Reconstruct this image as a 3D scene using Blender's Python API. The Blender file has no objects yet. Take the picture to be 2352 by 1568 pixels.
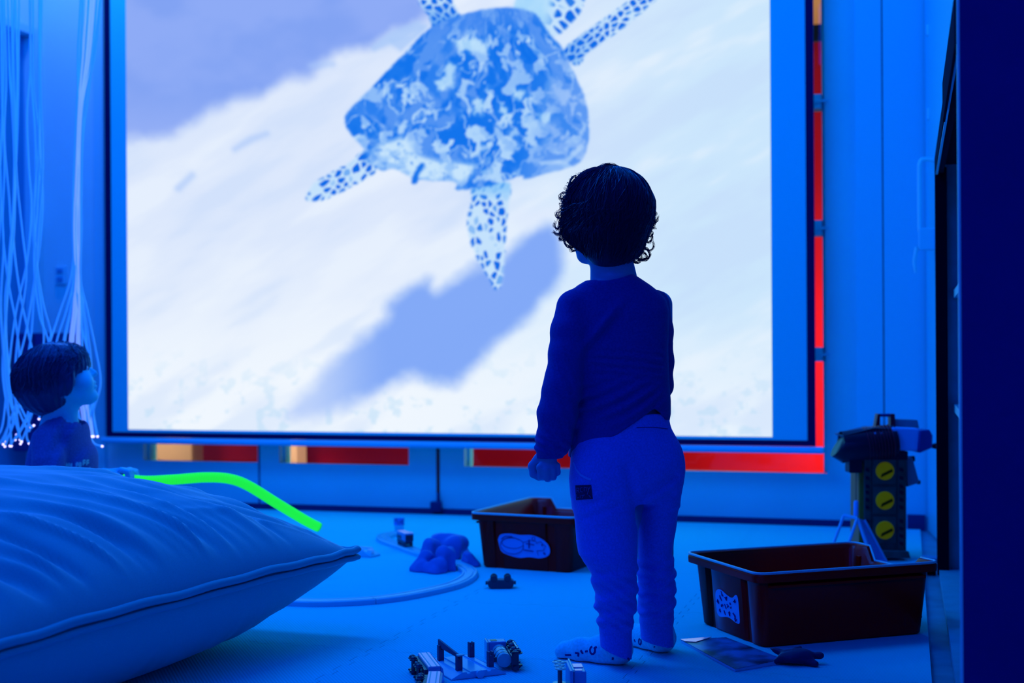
import bpy, bmesh, math, random
import numpy as np
from mathutils import Vector, Matrix
from mathutils.bvhtree import BVHTree

random.seed(7)
scn = bpy.context.scene
COL = scn.collection

# ---------------------------------------------------------------- camera frame
# world X = to the right of the camera, world Y = away from it, Z = up, z = 0 is the mat surface
F, CX, CY, H, ROLL = 3040.0, 1176.0, 815.0, 0.58, 0.006
TH = math.radians(16.6)                      # the room is turned this much against the view
CT, ST = math.cos(TH), math.sin(TH)

def P(px, py, d):
    xr, yr = px - CX, py - CY
    return Vector((d / F * (xr - ROLL * yr), d, H - d / F * (yr + ROLL * xr)))

def G(px, py, z=0.0):                        # the point of height z seen there
    xr, yr = px - CX, py - CY
    return P(px, py, (H - z) * F / (yr + ROLL * xr))

def RW(X, Y, z=0.0):                         # room coordinates -> world
    return Vector((X * CT + Y * ST, -X * ST + Y * CT, z))

def on_y(px, py, Y):                         # where a sight line meets the room plane Y
    xr, yr = px - CX, py - CY
    k = (xr - ROLL * yr) / F
    d = Y / (k * ST + CT)
    return d * (k * CT - ST), H - d / F * (yr + ROLL * xr)

# ---------------------------------------------------------------- materials
def mat(name, rgb, rough=0.6, spec=0.3, emit=None, es=1.0, metal=0.0, noise=None, bump=None, sheen=0.0, coat=0.0, tint=(0.12, 0.70, 1.0), ior=1.45):
    m = bpy.data.materials.new(name)
    m.use_nodes = True
    nt = m.node_tree
    b = nt.nodes['Principled BSDF']
    b.inputs['Base Color'].default_value = (*rgb, 1)
    b.inputs['Roughness'].default_value = rough
    b.inputs['Specular IOR Level'].default_value = 0.0
    b.inputs['Metallic'].default_value = metal
    b.inputs['Specular Tint'].default_value = (0.08, 0.68, 1.0, 1)
    b.inputs['Sheen Weight'].default_value = sheen
    b.inputs['Coat Weight'].default_value = coat
    if emit:
        b.inputs['Emission Color'].default_value = (*emit, 1)
        b.inputs['Emission Strength'].default_value = es
    gl = nt.nodes.new('ShaderNodeBsdfGlossy'); gl.inputs['Color'].default_value = (*tint, 1); gl.inputs['Roughness'].default_value = rough
    fr = nt.nodes.new('ShaderNodeFresnel'); fr.inputs['IOR'].default_value = ior
    ml = nt.nodes.new('ShaderNodeMath'); ml.operation = 'MULTIPLY'; ml.inputs[1].default_value = min(1.0, spec * 2)
    nt.links.new(fr.outputs[0], ml.inputs[0])
    sh = nt.nodes.new('ShaderNodeMixShader')
    nt.links.new(ml.outputs[0], sh.inputs[0]); nt.links.new(b.outputs[0], sh.inputs[1]); nt.links.new(gl.outputs[0], sh.inputs[2])
    nt.links.new(sh.outputs[0], nt.nodes['Material Output'].inputs['Surface'])
    tc = None
    if noise or bump:
        tc = nt.nodes.new('ShaderNodeTexCoord')
    if noise:
        sc, amt = noise
        n = nt.nodes.new('ShaderNodeTexNoise')
        n.inputs['Scale'].default_value = sc
        n.inputs['Detail'].default_value = 4
        nt.links.new(tc.outputs['Object'], n.inputs['Vector'])
        mr = nt.nodes.new('ShaderNodeMapRange')
        mr.inputs['From Min'].default_value = 0.3
        mr.inputs['From Max'].default_value = 0.7
        mr.inputs['To Min'].default_value = 1 - amt
        mr.inputs['To Max'].default_value = 1 + amt
        nt.links.new(n.outputs['Fac'], mr.inputs['Value'])
        mx = nt.nodes.new('ShaderNodeVectorMath')
        mx.operation = 'SCALE'
        mx.inputs[0].default_value = rgb
        nt.links.new(mr.outputs['Result'], mx.inputs['Scale'])
        nt.links.new(mx.outputs['Vector'], b.inputs['Base Color'])
    if bump:
        sc, st, dist = bump
        n = nt.nodes.new('ShaderNodeTexNoise')
        n.inputs['Scale'].default_value = sc
        n.inputs['Detail'].default_value = 3
        nt.links.new(tc.outputs['Object'], n.inputs['Vector'])
        bp = nt.nodes.new('ShaderNodeBump')
        bp.inputs['Strength'].default_value = st
        bp.inputs['Distance'].default_value = dist
        nt.links.new(n.outputs['Fac'], bp.inputs['Height'])
        nt.links.new(bp.outputs['Normal'], b.inputs['Normal'])
        nt.links.new(bp.outputs['Normal'], gl.inputs['Normal'])
    return m

# ---------------------------------------------------------------- objects
def props(o, label=None, cat=None, group=None, kind=None):
    if label: o['label'] = label
    if cat: o['category'] = cat
    if group: o['group'] = group
    if kind: o['kind'] = kind
    return o

def thing(name, label, cat, loc=(0, 0, 0), rot=None, group=None):
    o = bpy.data.objects.new(name, None)
    o.empty_display_size = 0.05
    o.location = loc
    if rot is not None:
        o.rotation_euler = rot.to_euler() if isinstance(rot, Matrix) else rot
    COL.objects.link(o)
    return props(o, label, cat, group)

def mk(name, verts, faces, m, parent=None, smooth=None, local=True, off=None, bevel=0.0, bseg=2):
    """one mesh object; local: verts are in the parent's frame, else world coordinates minus off"""
    me = bpy.data.meshes.new(name)
    v = np.asarray([tuple(p) for p in verts] if not isinstance(verts, np.ndarray) else verts, dtype=np.float64)
    if off is not None:
        v = v - np.asarray(tuple(off))
    if isinstance(faces, np.ndarray):
        n = len(faces); k = faces.shape[1]
        me.vertices.add(len(v)); me.vertices.foreach_set('co', v.astype(np.float32).ravel())
        me.loops.add(n * k); me.loops.foreach_set('vertex_index', faces.astype(np.int32).ravel())
        me.polygons.add(n)
        me.polygons.foreach_set('loop_start', np.arange(0, n * k, k, dtype=np.int32))
        me.polygons.foreach_set('loop_total', np.full(n, k, dtype=np.int32))
        me.update(calc_edges=True)
        me.validate()
    else:
        me.from_pydata([tuple(p) for p in v], [], faces)
        me.update()
        bm = bmesh.new(); bm.from_mesh(me)
        bmesh.ops.recalc_face_normals(bm, faces=bm.faces)
        bm.to_mesh(me); bm.free()
    if smooth is not None:
        me.polygons.foreach_set('use_smooth', [True] * len(me.polygons))
        if smooth < 179:
            me.set_sharp_from_angle(angle=math.radians(smooth))
    if m: me.materials.append(m)
    o = bpy.data.objects.new(name, me)
    COL.objects.link(o)
    if parent is not None:
        o.parent = parent
    if bevel:
        b = o.modifiers.new('edge', 'BEVEL')
        b.width = bevel; b.segments = bseg; b.limit_method = 'ANGLE'; b.angle_limit = math.radians(40)
        b.harden_normals = False
    return o

def struct(o, label=None):
    o['kind'] = 'structure'
    if label: o['label'] = label
    return o

class MB:
    """collects shapes of ONE part"""
    def __init__(s): s.v, s.f = [], []
    def add(s, verts, faces, M=None):
        n = len(s.v)
        s.v += [(M @ Vector(p)) if M is not None else Vector(p) for p in verts]
        s.f += [[n + i for i in f] for f in faces]
        return s
    def box(s, c, size, M=None, taper=1.0):
        x, y, z = [k / 2 for k in size]; c = Vector(c)
        vs = []
        for dz, t in ((-z, 1.0), (z, taper)):
            for dx, dy in ((-x, -y), (x, -y), (x, y), (-x, y)):
                vs.append(c + Vector((dx * t, dy * t, dz)))
        return s.add(vs, [[3, 2, 1, 0], [4, 5, 6, 7], [0, 1, 5, 4], [1, 2, 6, 5], [2, 3, 7, 6], [3, 0, 4, 7]], M)
    def box2(s, a, b, M=None):
        a, b = Vector(a), Vector(b)
        return s.box((a + b) / 2, [abs(k) for k in (b - a)], M)
    def tube(s, pts, r, seg=10, caps=True, M=None):
        pts = [Vector(p) for p in pts]
        rs = r if isinstance(r, (list, tuple)) else [r] * len(pts)
        n0 = None; vs = []; fs = []
        for i, p in enumerate(pts):
            t = (pts[min(i + 1, len(pts) - 1)] - pts[max(i - 1, 0)]).normalized()
            if n0 is None:
                a = Vector((0, 0, 1)) if abs(t.z) < 0.9 else Vector((1, 0, 0))
                n0 = t.cross(a).normalized()
            n0 = (n0 - t * n0.dot(t)).normalized()
            b0 = t.cross(n0)
            for k in range(seg):
                a = 2 * math.pi * k / seg
                vs.append(p + (n0 * math.cos(a) + b0 * math.sin(a)) * rs[i])
        for i in range(len(pts) - 1):
            for k in range(seg):
                fs.append([i * seg + k, i * seg + (k + 1) % seg, (i + 1) * seg + (k + 1) % seg, (i + 1) * seg + k])
        if caps:
            fs.append(list(range(seg))[::-1]); fs.append([(len(pts) - 1) * seg + k for k in range(seg)])
        return s.add(vs, fs, M)
    def lathe(s, prof, c=(0, 0, 0), axis=(0, 0, 1), seg=20, M=None):
        """profile of (radius, height) about an axis through c"""
        ax = Vector(axis).normalized(); c = Vector(c)
        a = Vector((1, 0, 0)) if abs(ax.x) < 0.9 else Vector((0, 1, 0))
        u = ax.cross(a).normalized(); w = ax.cross(u)
        vs = []; fs = []
        for r, h in prof:
            for k in range(seg):
                t = 2 * math.pi * k / seg
                vs.append(c + ax * h + (u * math.cos(t) + w * math.sin(t)) * max(r, 1e-5))
        for i in range(len(prof) - 1):
            for k in range(seg):
                fs.append([i * seg + k, i * seg + (k + 1) % seg, (i + 1) * seg + (k + 1) % seg, (i + 1) * seg + k])
        fs.append(list(range(seg))[::-1]); fs.append([(len(prof) - 1) * seg + k for k in range(seg)])
        return s.add(vs, fs, M)
    def prism(s, poly, depth, M=None):
        """polygon in local xy pushed out along z by depth"""
        n = len(poly)
        vs = [Vector((x, y, 0)) for x, y in poly] + [Vector((x, y, depth)) for x, y in poly]
        fs = [list(range(n))[::-1], list(range(n, 2 * n))] + [[i, (i + 1) % n, n + (i + 1) % n, n + i] for i in range(n)]
        return s.add(vs, fs, M)
    def px_prism(s, pix, d0, d1):
        """outline given as sight lines at distance d0, real thickness d1 - d0 straight back"""
        a = [P(x, y, d0) for x, y in pix]
        b = [p + Vector((0, d1 - d0, 0)) for p in a]
        n = len(a)
        return s.add(a + b, [list(range(n))[::-1], list(range(n, 2 * n))] + [[i, (i + 1) % n, n + (i + 1) % n, n + i] for i in range(n)])
    def build(s, name, m, parent=None, smooth=None, off=None, bevel=0.0, bseg=2):
        return mk(name, s.v, s.f, m, parent, smooth, off=off, bevel=bevel, bseg=bseg)

def spline(pts, n=8):
    """Catmull-Rom through points"""
    pts = [Vector(p) for p in pts]; out = []
    for i in range(len(pts) - 1):
        p0, p1, p2, p3 = pts[max(i - 1, 0)], pts[i], pts[i + 1], pts[min(i + 2, len(pts) - 1)]
        for k in range(n):
            t = k / n
            out.append(0.5 * ((2 * p1) + (p2 - p0) * t + (2 * p0 - 5 * p1 + 4 * p2 - p3) * t * t + (3 * p1 - p0 - 3 * p2 + p3) * t ** 3))
    out.append(pts[-1])
    return out

def frame(x, z):
    """rotation whose local x is x and local z is close to z"""
    x = Vector(x).normalized(); z = Vector(z)
    z = (z - x * z.dot(x)).normalized(); y = z.cross(x)
    return Matrix((x, y, z)).transposed()

def copy_tree(o, parent=None):
    c = o.copy(); COL.objects.link(c)
    if parent is not None: c.parent = parent
    for ch in list(o.children): copy_tree(ch, c)
    return c

# ---------------------------------------------------------------- distance fields -> smooth closed meshes
def smin(a, b, k):
    h = np.clip(0.5 + 0.5 * (b - a) / k, 0, 1)
    return b * (1 - h) + a * h - k * h * (1 - h)
def smax(a, b, k): return -smin(-a, -b, k)

def sd_cap(p, a, b, ra, rb):
    a = np.asarray(tuple(a), np.float32); b = np.asarray(tuple(b), np.float32)
    ba = b - a; pa = p - a
    t = np.clip((pa @ ba) / max(float(ba @ ba), 1e-12), 0, 1)
    return np.linalg.norm(pa - t[..., None] * ba, axis=-1) - (ra + (rb - ra) * t)
def sd_chain(p, pts, rs, k=0.004):
    d = None
    for i in range(len(pts) - 1):
        e = sd_cap(p, pts[i], pts[i + 1], rs[i], rs[i + 1])
        d = e if d is None else smin(d, e, k)
    return d
def sd_ell(p, c, r, R=None):
    q = p - np.asarray(tuple(c), np.float32)
    if R is not None: q = q @ np.asarray(R, np.float32)       # columns of R are the local axes
    r = np.asarray(r, np.float32)
    k0 = np.linalg.norm(q / r, axis=-1); k1 = np.linalg.norm(q / (r * r), axis=-1)
    return k0 * (k0 - 1) / np.maximum(k1, 1e-6)
def sd_loft(p, rows, d, depth_r, power=2.0):
    """rows (py, x left, x right[, centre d, depth radius]) as outlines seen at distance d"""
    zs, cx, rx, cd, rd = [], [], [], [], []
    for r in rows:
        a, b = P(r[1], r[0], d), P(r[2], r[0], d)
        zs.append((a.z + b.z) / 2); cx.append((a.x + b.x) / 2); rx.append((b.x - a.x) / 2)
        cd.append(r[3] if len(r) > 3 else d); rd.append(r[4] if len(r) > 4 else depth_r)
    o = np.argsort(zs); zs, cx, rx, cd, rd = [np.asarray(k)[o] for k in (zs, cx, rx, cd, rd)]
    z = p[..., 2]
    zi = np.clip(z, zs[0], zs[-1])
    X, RX, D, RD = [np.interp(zi, zs, k) for k in (cx, rx, cd, rd)]
    q = (np.abs((p[..., 0] - X) / RX) ** power + np.abs((p[..., 1] - D) / RD) ** power) ** (1 / power)
    s = (q - 1) * np.minimum(RX, RD)
    e = np.maximum(zs[0] - z, z - zs[-1])
    return np.maximum(s, e)

_rng = np.random.RandomState(3)
_ND = _rng.normal(size=(14, 3)); _ND /= np.linalg.norm(_ND, axis=1)[:, None]
_NP = _rng.uniform(0, 6.28, 14)
def wob(p, freq):
    s = 0
    for i in range(14):
        s = s + np.sin((p @ (_ND[i] * freq * (0.6 + 0.08 * i)).astype(np.float32)) + _NP[i])
    return s / 4.0

def surf(fn, lo, hi, h):
    """naive surface nets of fn(p) < 0; fn takes (...,3) float32 arrays"""
    lo = np.asarray(tuple(lo), float); hi = np.asarray(tuple(hi), float)
    B = 12
    nb = np.maximum(1, np.ceil((hi - lo) / (h * B)).astype(int))
    n = nb * B + 1
    vals = np.empty(n, np.float32)
    bc = [lo[a] + (np.arange(nb[a]) + 0.5) * B * h for a in range(3)]
    C = np.stack(np.meshgrid(*bc, indexing='ij'), -1).astype(np.float32)
    vc = fn(C)
    rad = B * h * 0.866
    act = np.abs(vc) < rad * 2.6
    for i in range(nb[0]):
        for j in range(nb[1]):
            for k in range(nb[2]):
                sl = (slice(i * B, (i + 1) * B + 1), slice(j * B, (j + 1) * B + 1), slice(k * B, (k + 1) * B + 1))
                if not act[i, j, k]: vals[sl] = vc[i, j, k]
    idx = np.argwhere(act)
    off = [np.arange(B + 1) * h for _ in range(3)]
    O = np.stack(np.meshgrid(*off, indexing='ij'), -1)
    for s0 in range(0, len(idx), 64):
        ch = idx[s0:s0 + 64]
        pp = (lo + ch * (B * h))[:, None, None, None, :] + O[None]
        vv = fn(pp.astype(np.float32))
        for (i, j, k), v in zip(ch, vv):
            vals[i * B:(i + 1) * B + 1, j * B:(j + 1) * B + 1, k * B:(k + 1) * B + 1] = v
    ins = vals < 0
    ins[0] = ins[-1] = False; ins[:, 0] = ins[:, -1] = False; ins[:, :, 0] = ins[:, :, -1] = False
    cnt = np.zeros(np.array(n) - 1, np.int8)
    for a in (0, 1):
        for b in (0, 1):
            for c in (0, 1):
                cnt += ins[a:n[0] - 1 + a, b:n[1] - 1 + b, c:n[2] - 1 + c]
    cells = np.argwhere((cnt > 0) & (cnt < 8))
    ids = -np.ones(np.array(n) - 1, np.int64)
    ids[tuple(cells.T)] = np.arange(len(cells))
    acc = np.zeros((len(cells), 3)); num = np.zeros(len(cells))
    cor = [(a, b, c) for a in (0, 1) for b in (0, 1) for c in (0, 1)]
    for c0 in cor:
        for ax in range(3):
            if c0[ax]: continue
            c1 = list(c0); c1[ax] = 1
            a = cells + c0; b = cells + c1
            va = vals[tuple(a.T)]; vb = vals[tuple(b.T)]
            m = ins[tuple(a.T)] != ins[tuple(b.T)]
            dn = va - vb
            t = np.where(m & (np.abs(dn) > 1e-9), va / np.where(np.abs(dn) > 1e-9, dn, 1), 0.5)
            t = np.clip(t, 0, 1)
            acc[m] += (a + (b - a) * t[:, None])[m]; num[m] += 1
    V = lo + acc / np.maximum(num, 1)[:, None] * h
    Q = []
    for ax in range(3):
        u, w = (ax + 1) % 3, (ax + 2) % 3
        s0 = [slice(1, -1)] * 3; s1 = [slice(1, -1)] * 3
        s0[ax] = slice(0, n[ax] - 1); s1[ax] = slice(1, n[ax])
        A = ins[tuple(s0)]; Bm = ins[tuple(s1)]
        e = np.argwhere(A != Bm)
        if not len(e): continue
        flip = A[tuple(e.T)]
        base = e.copy(); base[:, u] += 1; base[:, w] += 1
        q = []
        for du, dw in ((0, 0), (1, 0), (1, 1), (0, 1)):
            c = base.copy(); c[:, u] -= du; c[:, w] -= dw
            q.append(ids[tuple(c.T)])
        q = np.stack(q, 1)
        q[~flip] = q[~flip][:, ::-1]
        Q.append(q)
    Q = np.concatenate(Q)
    Q = Q[(Q >= 0).all(1)]
    return V, Q[:, ::-1]

def bounds_mk(name, fn, lo, hi, h, m, parent, off):
    V, Q = surf(fn, lo, hi, h)
    a, b, c = V[Q[:, 0]], V[Q[:, 1]], V[Q[:, 2]]
    if np.einsum('ij,ij->i', a - V.mean(0), np.cross(b - a, c - a)).sum() < 0: Q = Q[:, ::-1].copy()
    return mk(name, V, Q, m, parent, smooth=180, off=off)

def caster(objs, offs):
    """sight-line hits on finished meshes (verts stored relative to off)"""
    trees = []
    for o, off in zip(objs, offs):
        me = o.data
        trees.append(BVHTree.FromPolygons([v.co + Vector(off) for v in me.vertices], [list(p.vertices) for p in me.polygons]))
    eye = Vector((0, 0, H))
    def hit(px, py):
        d = (P(px, py, 1.0) - eye).normalized()
        best = None
        for t in trees:
            r = t.ray_cast(eye, d)
            if r[0] is not None and (best is None or r[3] < best[2]): best = (r[0], r[1], r[3])
        return best
    return hit
# ================================================================ camera, world, lamps
cam_d = bpy.data.cameras.new('camera'); cam = bpy.data.objects.new('camera', cam_d); COL.objects.link(cam)
cam_d.sensor_width = 36; cam_d.lens = F / 2352 * 36; cam_d.shift_y = (CY - 784) / 2352
cam_d.clip_start = 0.02
cam.matrix_world = Matrix(((1, ROLL, 0, 0), (0, 0, -1, 0), (-ROLL, 1, 0, H), (0, 0, 0, 1)))
cam_d.dof.use_dof = True; cam_d.dof.focus_distance = 2.5; cam_d.dof.aperture_fstop = 3.4
scn.camera = cam
vs_ = scn.view_settings
vs_.view_transform = 'Standard'; vs_.look = 'None'; vs_.exposure = 0; vs_.gamma = 1; vs_.use_curve_mapping = False

wd = bpy.data.worlds.new('dusk_sky'); scn.world = wd; wd.use_nodes = True
wd.node_tree.nodes['Background'].inputs['Color'].default_value = (1.0, 0.72, 0.55, 1)
wd.node_tree.nodes['Background'].inputs['Strength'].default_value = 0.65

def area(name, loc, target, size, power, rgb, size_y=None, spread=None):
    l = bpy.data.lights.new(name, 'AREA'); l.energy = power; l.color = rgb; l.size = size
    if size_y: l.shape = 'RECTANGLE'; l.size_y = size_y
    if spread: l.spread = math.radians(spread)
    o = bpy.data.objects.new(name, l); COL.objects.link(o)
    o.location = loc
    o.rotation_euler = (Vector(target) - Vector(loc)).to_track_quat('-Z', 'Y').to_euler()
    return o
BLUE = (0.0, 0.035, 1.0); AZURE = (0.0, 0.235, 1.0)
area('ceiling_lamp', RW(-1.75, 2.9, 2.6), RW(-1.75, 4.3, 0.5), 1.5, 59, AZURE, 0.8)
area('ceiling_lamp', RW(-2.6, 1.7, 2.62), RW(-2.4, 2.0, 0), 1.2, 18, (0.0, 0.12, 1.0))
area('ceiling_lamp', RW(-0.9, 0.9, 2.62), RW(-0.8, 1.5, 0), 1.0, 17, BLUE)
area('door_leaf_fill', RW(-0.05, 4.1, 2.55), RW(0.3, 3.9, 1.2), 0.25, 2.4, (0.0, 0.30, 1.0))  # added unseen light that brightens the door leaf in cyan
area('lilac_wall_fill', RW(-3.0, 4.25, 2.62), RW(-3.05, 4.65, 1.2), 0.2, 5.0, (1.0, 0.55, 1.0))  # added unseen light for the lilac glow on the left back wall
area('rear_fill', RW(-1.2, -1.7, 1.9), RW(-0.8, 2.5, 0.5), 0.7, 3.2, (1.0, 0.25, 0.18))  # added warm fill behind the camera for the reds and yellows
area('outside_fill', RW(0.38, 4.95, 0.42), RW(-0.7, 5.35, 0.5), 0.35, 32, (1.0, 0.82, 0.66))  # added unseen light on the red boarding, strongest at the right
area('house_wall_fill', RW(-0.3, 5.62, 2.9), RW(-0.3, 5.95, 1.9), 0.3, 7, (1.0, 0.8, 0.6))  # added unseen light that lifts the tan house wall
area('post_fill', RW(-3.02, 4.84, 0.62), RW(-3.12, 5.05, 0.2), 0.15, 0.7, (1.0, 0.85, 0.7), spread=80)  # added unseen light on the broad tan post
area('post_fill', RW(-2.44, 4.84, 0.62), RW(-2.5, 5.05, 0.2), 0.12, 0.45, (1.0, 0.85, 0.7), spread=50)  # added unseen light on the narrow tan post

# ================================================================ room shell (built in room axes, then turned)
M_wall = mat('painted wall', (0.16, 0.74, 0.90), 0.65, 0.2, noise=(3, 0.04))
M_trim = mat('painted trim', (0.10, 0.68, 0.90), 0.5, 0.3)
M_ceil = mat('ceiling paint', (0.012, 0.5, 0.85), 0.8, 0.1)
M_leaf = mat('dark blue door', (0.004, 0.28, 0.60), 0.45, 0.3)
M_dark = mat('dark gap', (0.004, 0.01, 0.05), 0.8, 0.1)
M_floor = mat('vinyl floor', (0.012, 0.26, 0.34), 0.5, 0.35, noise=(14, 0.25))
M_skirt = mat('dark skirting and shadow line', (0.004, 0.03, 0.16), 0.5, 0.3)
M_glass = bpy.data.materials.new('window glass'); M_glass.use_nodes = True
_nt = M_glass.node_tree; _nt.nodes.remove(_nt.nodes['Principled BSDF'])
_t = _nt.nodes.new('ShaderNodeBsdfTransparent'); _g = _nt.nodes.new('ShaderNodeBsdfGlossy'); _x = _nt.nodes.new('ShaderNodeMixShader')
_g.inputs['Roughness'].default_value = 0.02; _x.inputs[0].default_value = 0.015
_nt.links.new(_t.outputs[0], _x.inputs[1]); _nt.links.new(_g.outputs[0], _x.inputs[2])
_nt.links.new(_x.outputs[0], _nt.nodes['Material Output'].inputs['Surface'])

def room(name, mb, m, parent=None, bevel=0.0):
    o = mb.build(name, m, parent, bevel=bevel)
    if parent is None: o.rotation_euler = (0, 0, -TH)
    return o
XL, XR, YB, YF, ZC = -3.38, 0.62, -1.9, 4.65, 2.7
ZF = -0.012                                           # bare floor under the foam mat
struct(room('floor', MB().box2((XL - .1, YB - .1, ZF - .1), (XR + .1, YF + .1, ZF)), M_floor))
struct(room('ceiling', MB().box2((XL - .1, YB - .1, ZC), (XR + .1, YF + .1, ZC + .1)), M_ceil))
struct(room('wall_rear', MB().box2((XL - .1, YB - .1, ZF), (XR + .1, YB, ZC)), M_wall))
struct(room('wall_right', MB().box2((XR, YB, ZF), (XR + .1, YF + .1, ZC)), M_wall))

# left wall with a dark door in it
dl0, dl1, dlz = 3.55, 4.60, H + (822 - 58) / F * 5.3
mb = MB().box2((XL - .1, YB, ZF), (XL, dl0, ZC)).box2((XL - .1, dl0, dlz), (XL, dl1, ZC)).box2((XL - .1, dl1, ZF), (XL, YF + .1, ZC))
struct(room('wall_left', mb, M_wall))
struct(room('door_1', MB().box2((XL - .08, dl0, ZF), (XL - .04, dl1, dlz)), M_leaf))
struct(room('trim_1', MB().box2((XL - .04, dl0, dlz - .03), (XL + .012, dl1, dlz)).box2((XL - .04, dl1 - .025, ZF), (XL + .012, dl1, dlz - .03)).box2((XL - .04, dl0, ZF), (XL + .012, dl0 + .025, dlz - .03)), M_trim))

# window wall: a grid of white frames round the glazing
def wx(px): return on_y(px, 1060, YF)[0]
zb = on_y(1895, 1087, YF)[1]
bars = [on_y(1885, y, YF)[1] for y in (1087, 830, 797, 540, 505, 248, 210)]
step = bars[2] - bars[4] if False else bars[4] - bars[2]
seg = [(bars[0], bars[1]), (bars[2], bars[3]), (bars[4], bars[5])]
gap = bars[2] - bars[1]; pane_h = bars[3] - bars[2]
z = bars[5]
while len(seg) < 5:
    z0 = z + gap; seg.append((z0, z0 + pane_h)); z = z0 + pane_h
zt = seg[-1][1]
cols = [(wx(329), wx(592)), (wx(641), wx(939)), (wx(1066), wx(1366)), (wx(1492), wx(1899))]
mb = MB()
edges = [XL] + [k for c in cols for k in c] + [XR]
for i in range(0, len(edges), 2):
    mb.box2((edges[i], YF, ZF), (edges[i + 1], YF + .1, ZC))
for a, b in cols:
    mb.box2((a, YF, ZF), (b, YF + .02, zb)); mb.box2((a, YF, zt), (b, YF + .1, ZC))
struct(room('wall_back', mb, M_wall))
for n, (a, b) in enumerate(cols):
    w = thing('window_%d' % (n + 1), None, None, (0, 0, 0), (0, 0, -TH)); struct(w)
    fr = MB()
    for x0, x1 in ((a, a + .012), (b - .012, b)): fr.box2((x0, YF + .03, zb), (x1, YF + .07, zt))
    fr.box2((a + .012, YF + .03, zt - .012), (b - .012, YF + .07, zt))
    fr.build('frame', M_trim, w)
    for k in range(len(seg) - 1):
        bar = MB().box2((a + .012, YF + .002, seg[k][1]), (b - .012, YF + .07, seg[k + 1][0]))
        bar.box2((a + .012, YF - .006, seg[k][1] + gap * .42), (b + (0.012 if n == 3 else -.012), YF + .002, seg[k][1] + gap * .58))
        bar.build('glazing_bar', M_trim, w)
    MB().box2((a + .012, YF + .048, zb), (b - .012, YF + .054, zt - .012)).build('pane', M_glass, w)

# seams and stop of the glazed double doors
x0 = on_y(1003, 1100, YF)[0]; x1 = on_y(1010, 1100, YF)[0]
M_brown = mat('warm gap light', (0.30, 0.02, 0.03), 0.6, 0.2)
struct(room('door_gap_light', MB().box2((x0, YF - .003, 0.0), (x1, YF + .002, ZC)), M_brown))  # brown strip paints the warm light coming through the door gap
xg = wx(594)
struct(room('trim_3', MB().box2((xg, YF - .002, 0.0), (xg + .006, YF + .002, ZC)), M_skirt))
struct(room('base_shadow_line', MB().box2((XL, YF - .006, ZF), (wx(2040), YF, 0.010)), M_skirt))  # thin dark strip paints the shadow line at the wall base
t = thing('door_stop', 'small dark door stop at the foot of the white door seam under the screen', 'door stop', RW(0, 0), (0, 0, -TH))
xs = on_y(1006, 1160, YF)[0]
MB().box2((xs - .020, YF - .035, 0.0), (xs + .020, YF - .008, 0.038)).build('block', M_skirt, t, bevel=.004)
MB().tube([(xs + .008, YF - .02, .036), (xs + .008, YF - .02, .07)], .006).build('pin', M_skirt, t)

# right of the glazing: pilaster boards with fine seams, then the door in the right-hand return
Yp = YF - .05
p0, p1, p2, p3 = [on_y(k, 600, Yp)[0] for k in (1966, 2027, 2030, 2124)]
struct(room('trim_4', MB().box2((p0, Yp, ZF), (p1, YF, ZC)), M_trim))
struct(room('trim_5', MB().box2((p2, Yp, ZF), (p3 + .05, YF, ZC)), M_trim))
struct(room('trim_6', MB().box2((p1, Yp + .008, ZF), (p2, YF, ZC)), M_dark))
xs = on_y(2084, 1190, Yp)[0]
struct(room('baseboard_right', MB().box2((xs, Yp - .012, ZF), (p3 - .004, Yp, .042)), M_skirt))
# door leaf: hinged edge far, free edge near
A = Vector((p3 + .004, Yp - .012)); B = Vector((0.150, 3.80))
dv = (B - A).normalized(); nv = Vector((dv.y, -dv.x))         # nv points away from the room (to +X)
if nv.x < 0: nv = -nv
def leaf_box(s0, s1, t0, t1, z0, z1):
    q = [A + dv * s0 + nv * t0, A + dv * s1 + nv * t0, A + dv * s1 + nv * t1, A + dv * s0 + nv * t1]
    return [(*k, z0) for k in q] + [(*k, z1) for k in q]
BOXF = [[3, 2, 1, 0], [4, 5, 6, 7], [0, 1, 5, 4], [1, 2, 6, 5], [2, 3, 7, 6], [3, 0, 4, 7]]
L = (B - A).length
M_door = mat('painted door', (0.012, 0.72, 0.9), 0.35, 0.4)
d2 = room('door_2', MB().add(leaf_box(0, L, 0, .04, ZF + .005, 2.1), BOXF), M_door); struct(d2)
struct(room('trim_7', MB().add(leaf_box(-.004, 0, .004, .05, ZF, ZC), BOXF), M_dark))
struct(room('wall_return', MB().add(leaf_box(0, L, .0, .06, 2.1, ZC), BOXF).add([(B.x, B.y - .03, ZF), (XR, B.y - .03, ZF), (XR, B.y, ZF), (B.x, B.y, ZF), (B.x, B.y - .03, ZC), (XR, B.y - .03, ZC), (XR, B.y, ZC), (B.x, B.y, ZC)], BOXF), M_wall))
M_metal = mat('handle metal', (0.15, 0.85, 0.98), 0.25, 0.8)
def leaf_pt(px, py, t):                                # sight line met with the door plane shifted t into the room
    for s in np.linspace(-.1, L, 4000):
        q = A + dv * s - nv * t
        u = q.x * CT + q.y * ST; d = -q.x * ST + q.y * CT
        if CX + F * u / d >= px: return q, H - d / F * (py - CY + ROLL * (px - CX))
    return q, 1.0
qa, za = leaf_pt(2114, 366, .045); qb, zb2 = leaf_pt(2114, 540, .045)
def lp(q, t, z): return (*(q + nv * t), z)
MB().tube(spline([lp(qa, .046, za - .004), lp(qa, .012, za), lp(qa, .002, za - .012), lp(qa, 0, za - .04), lp(qb, 0, zb2 + .04), lp(qb, .002, zb2 + .012), lp(qb, .012, zb2), lp(qb, .046, zb2 + .004)], 5), .0065, 10).build('handle', M_metal, d2, smooth=60)
q = qb + dv * .02
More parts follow.
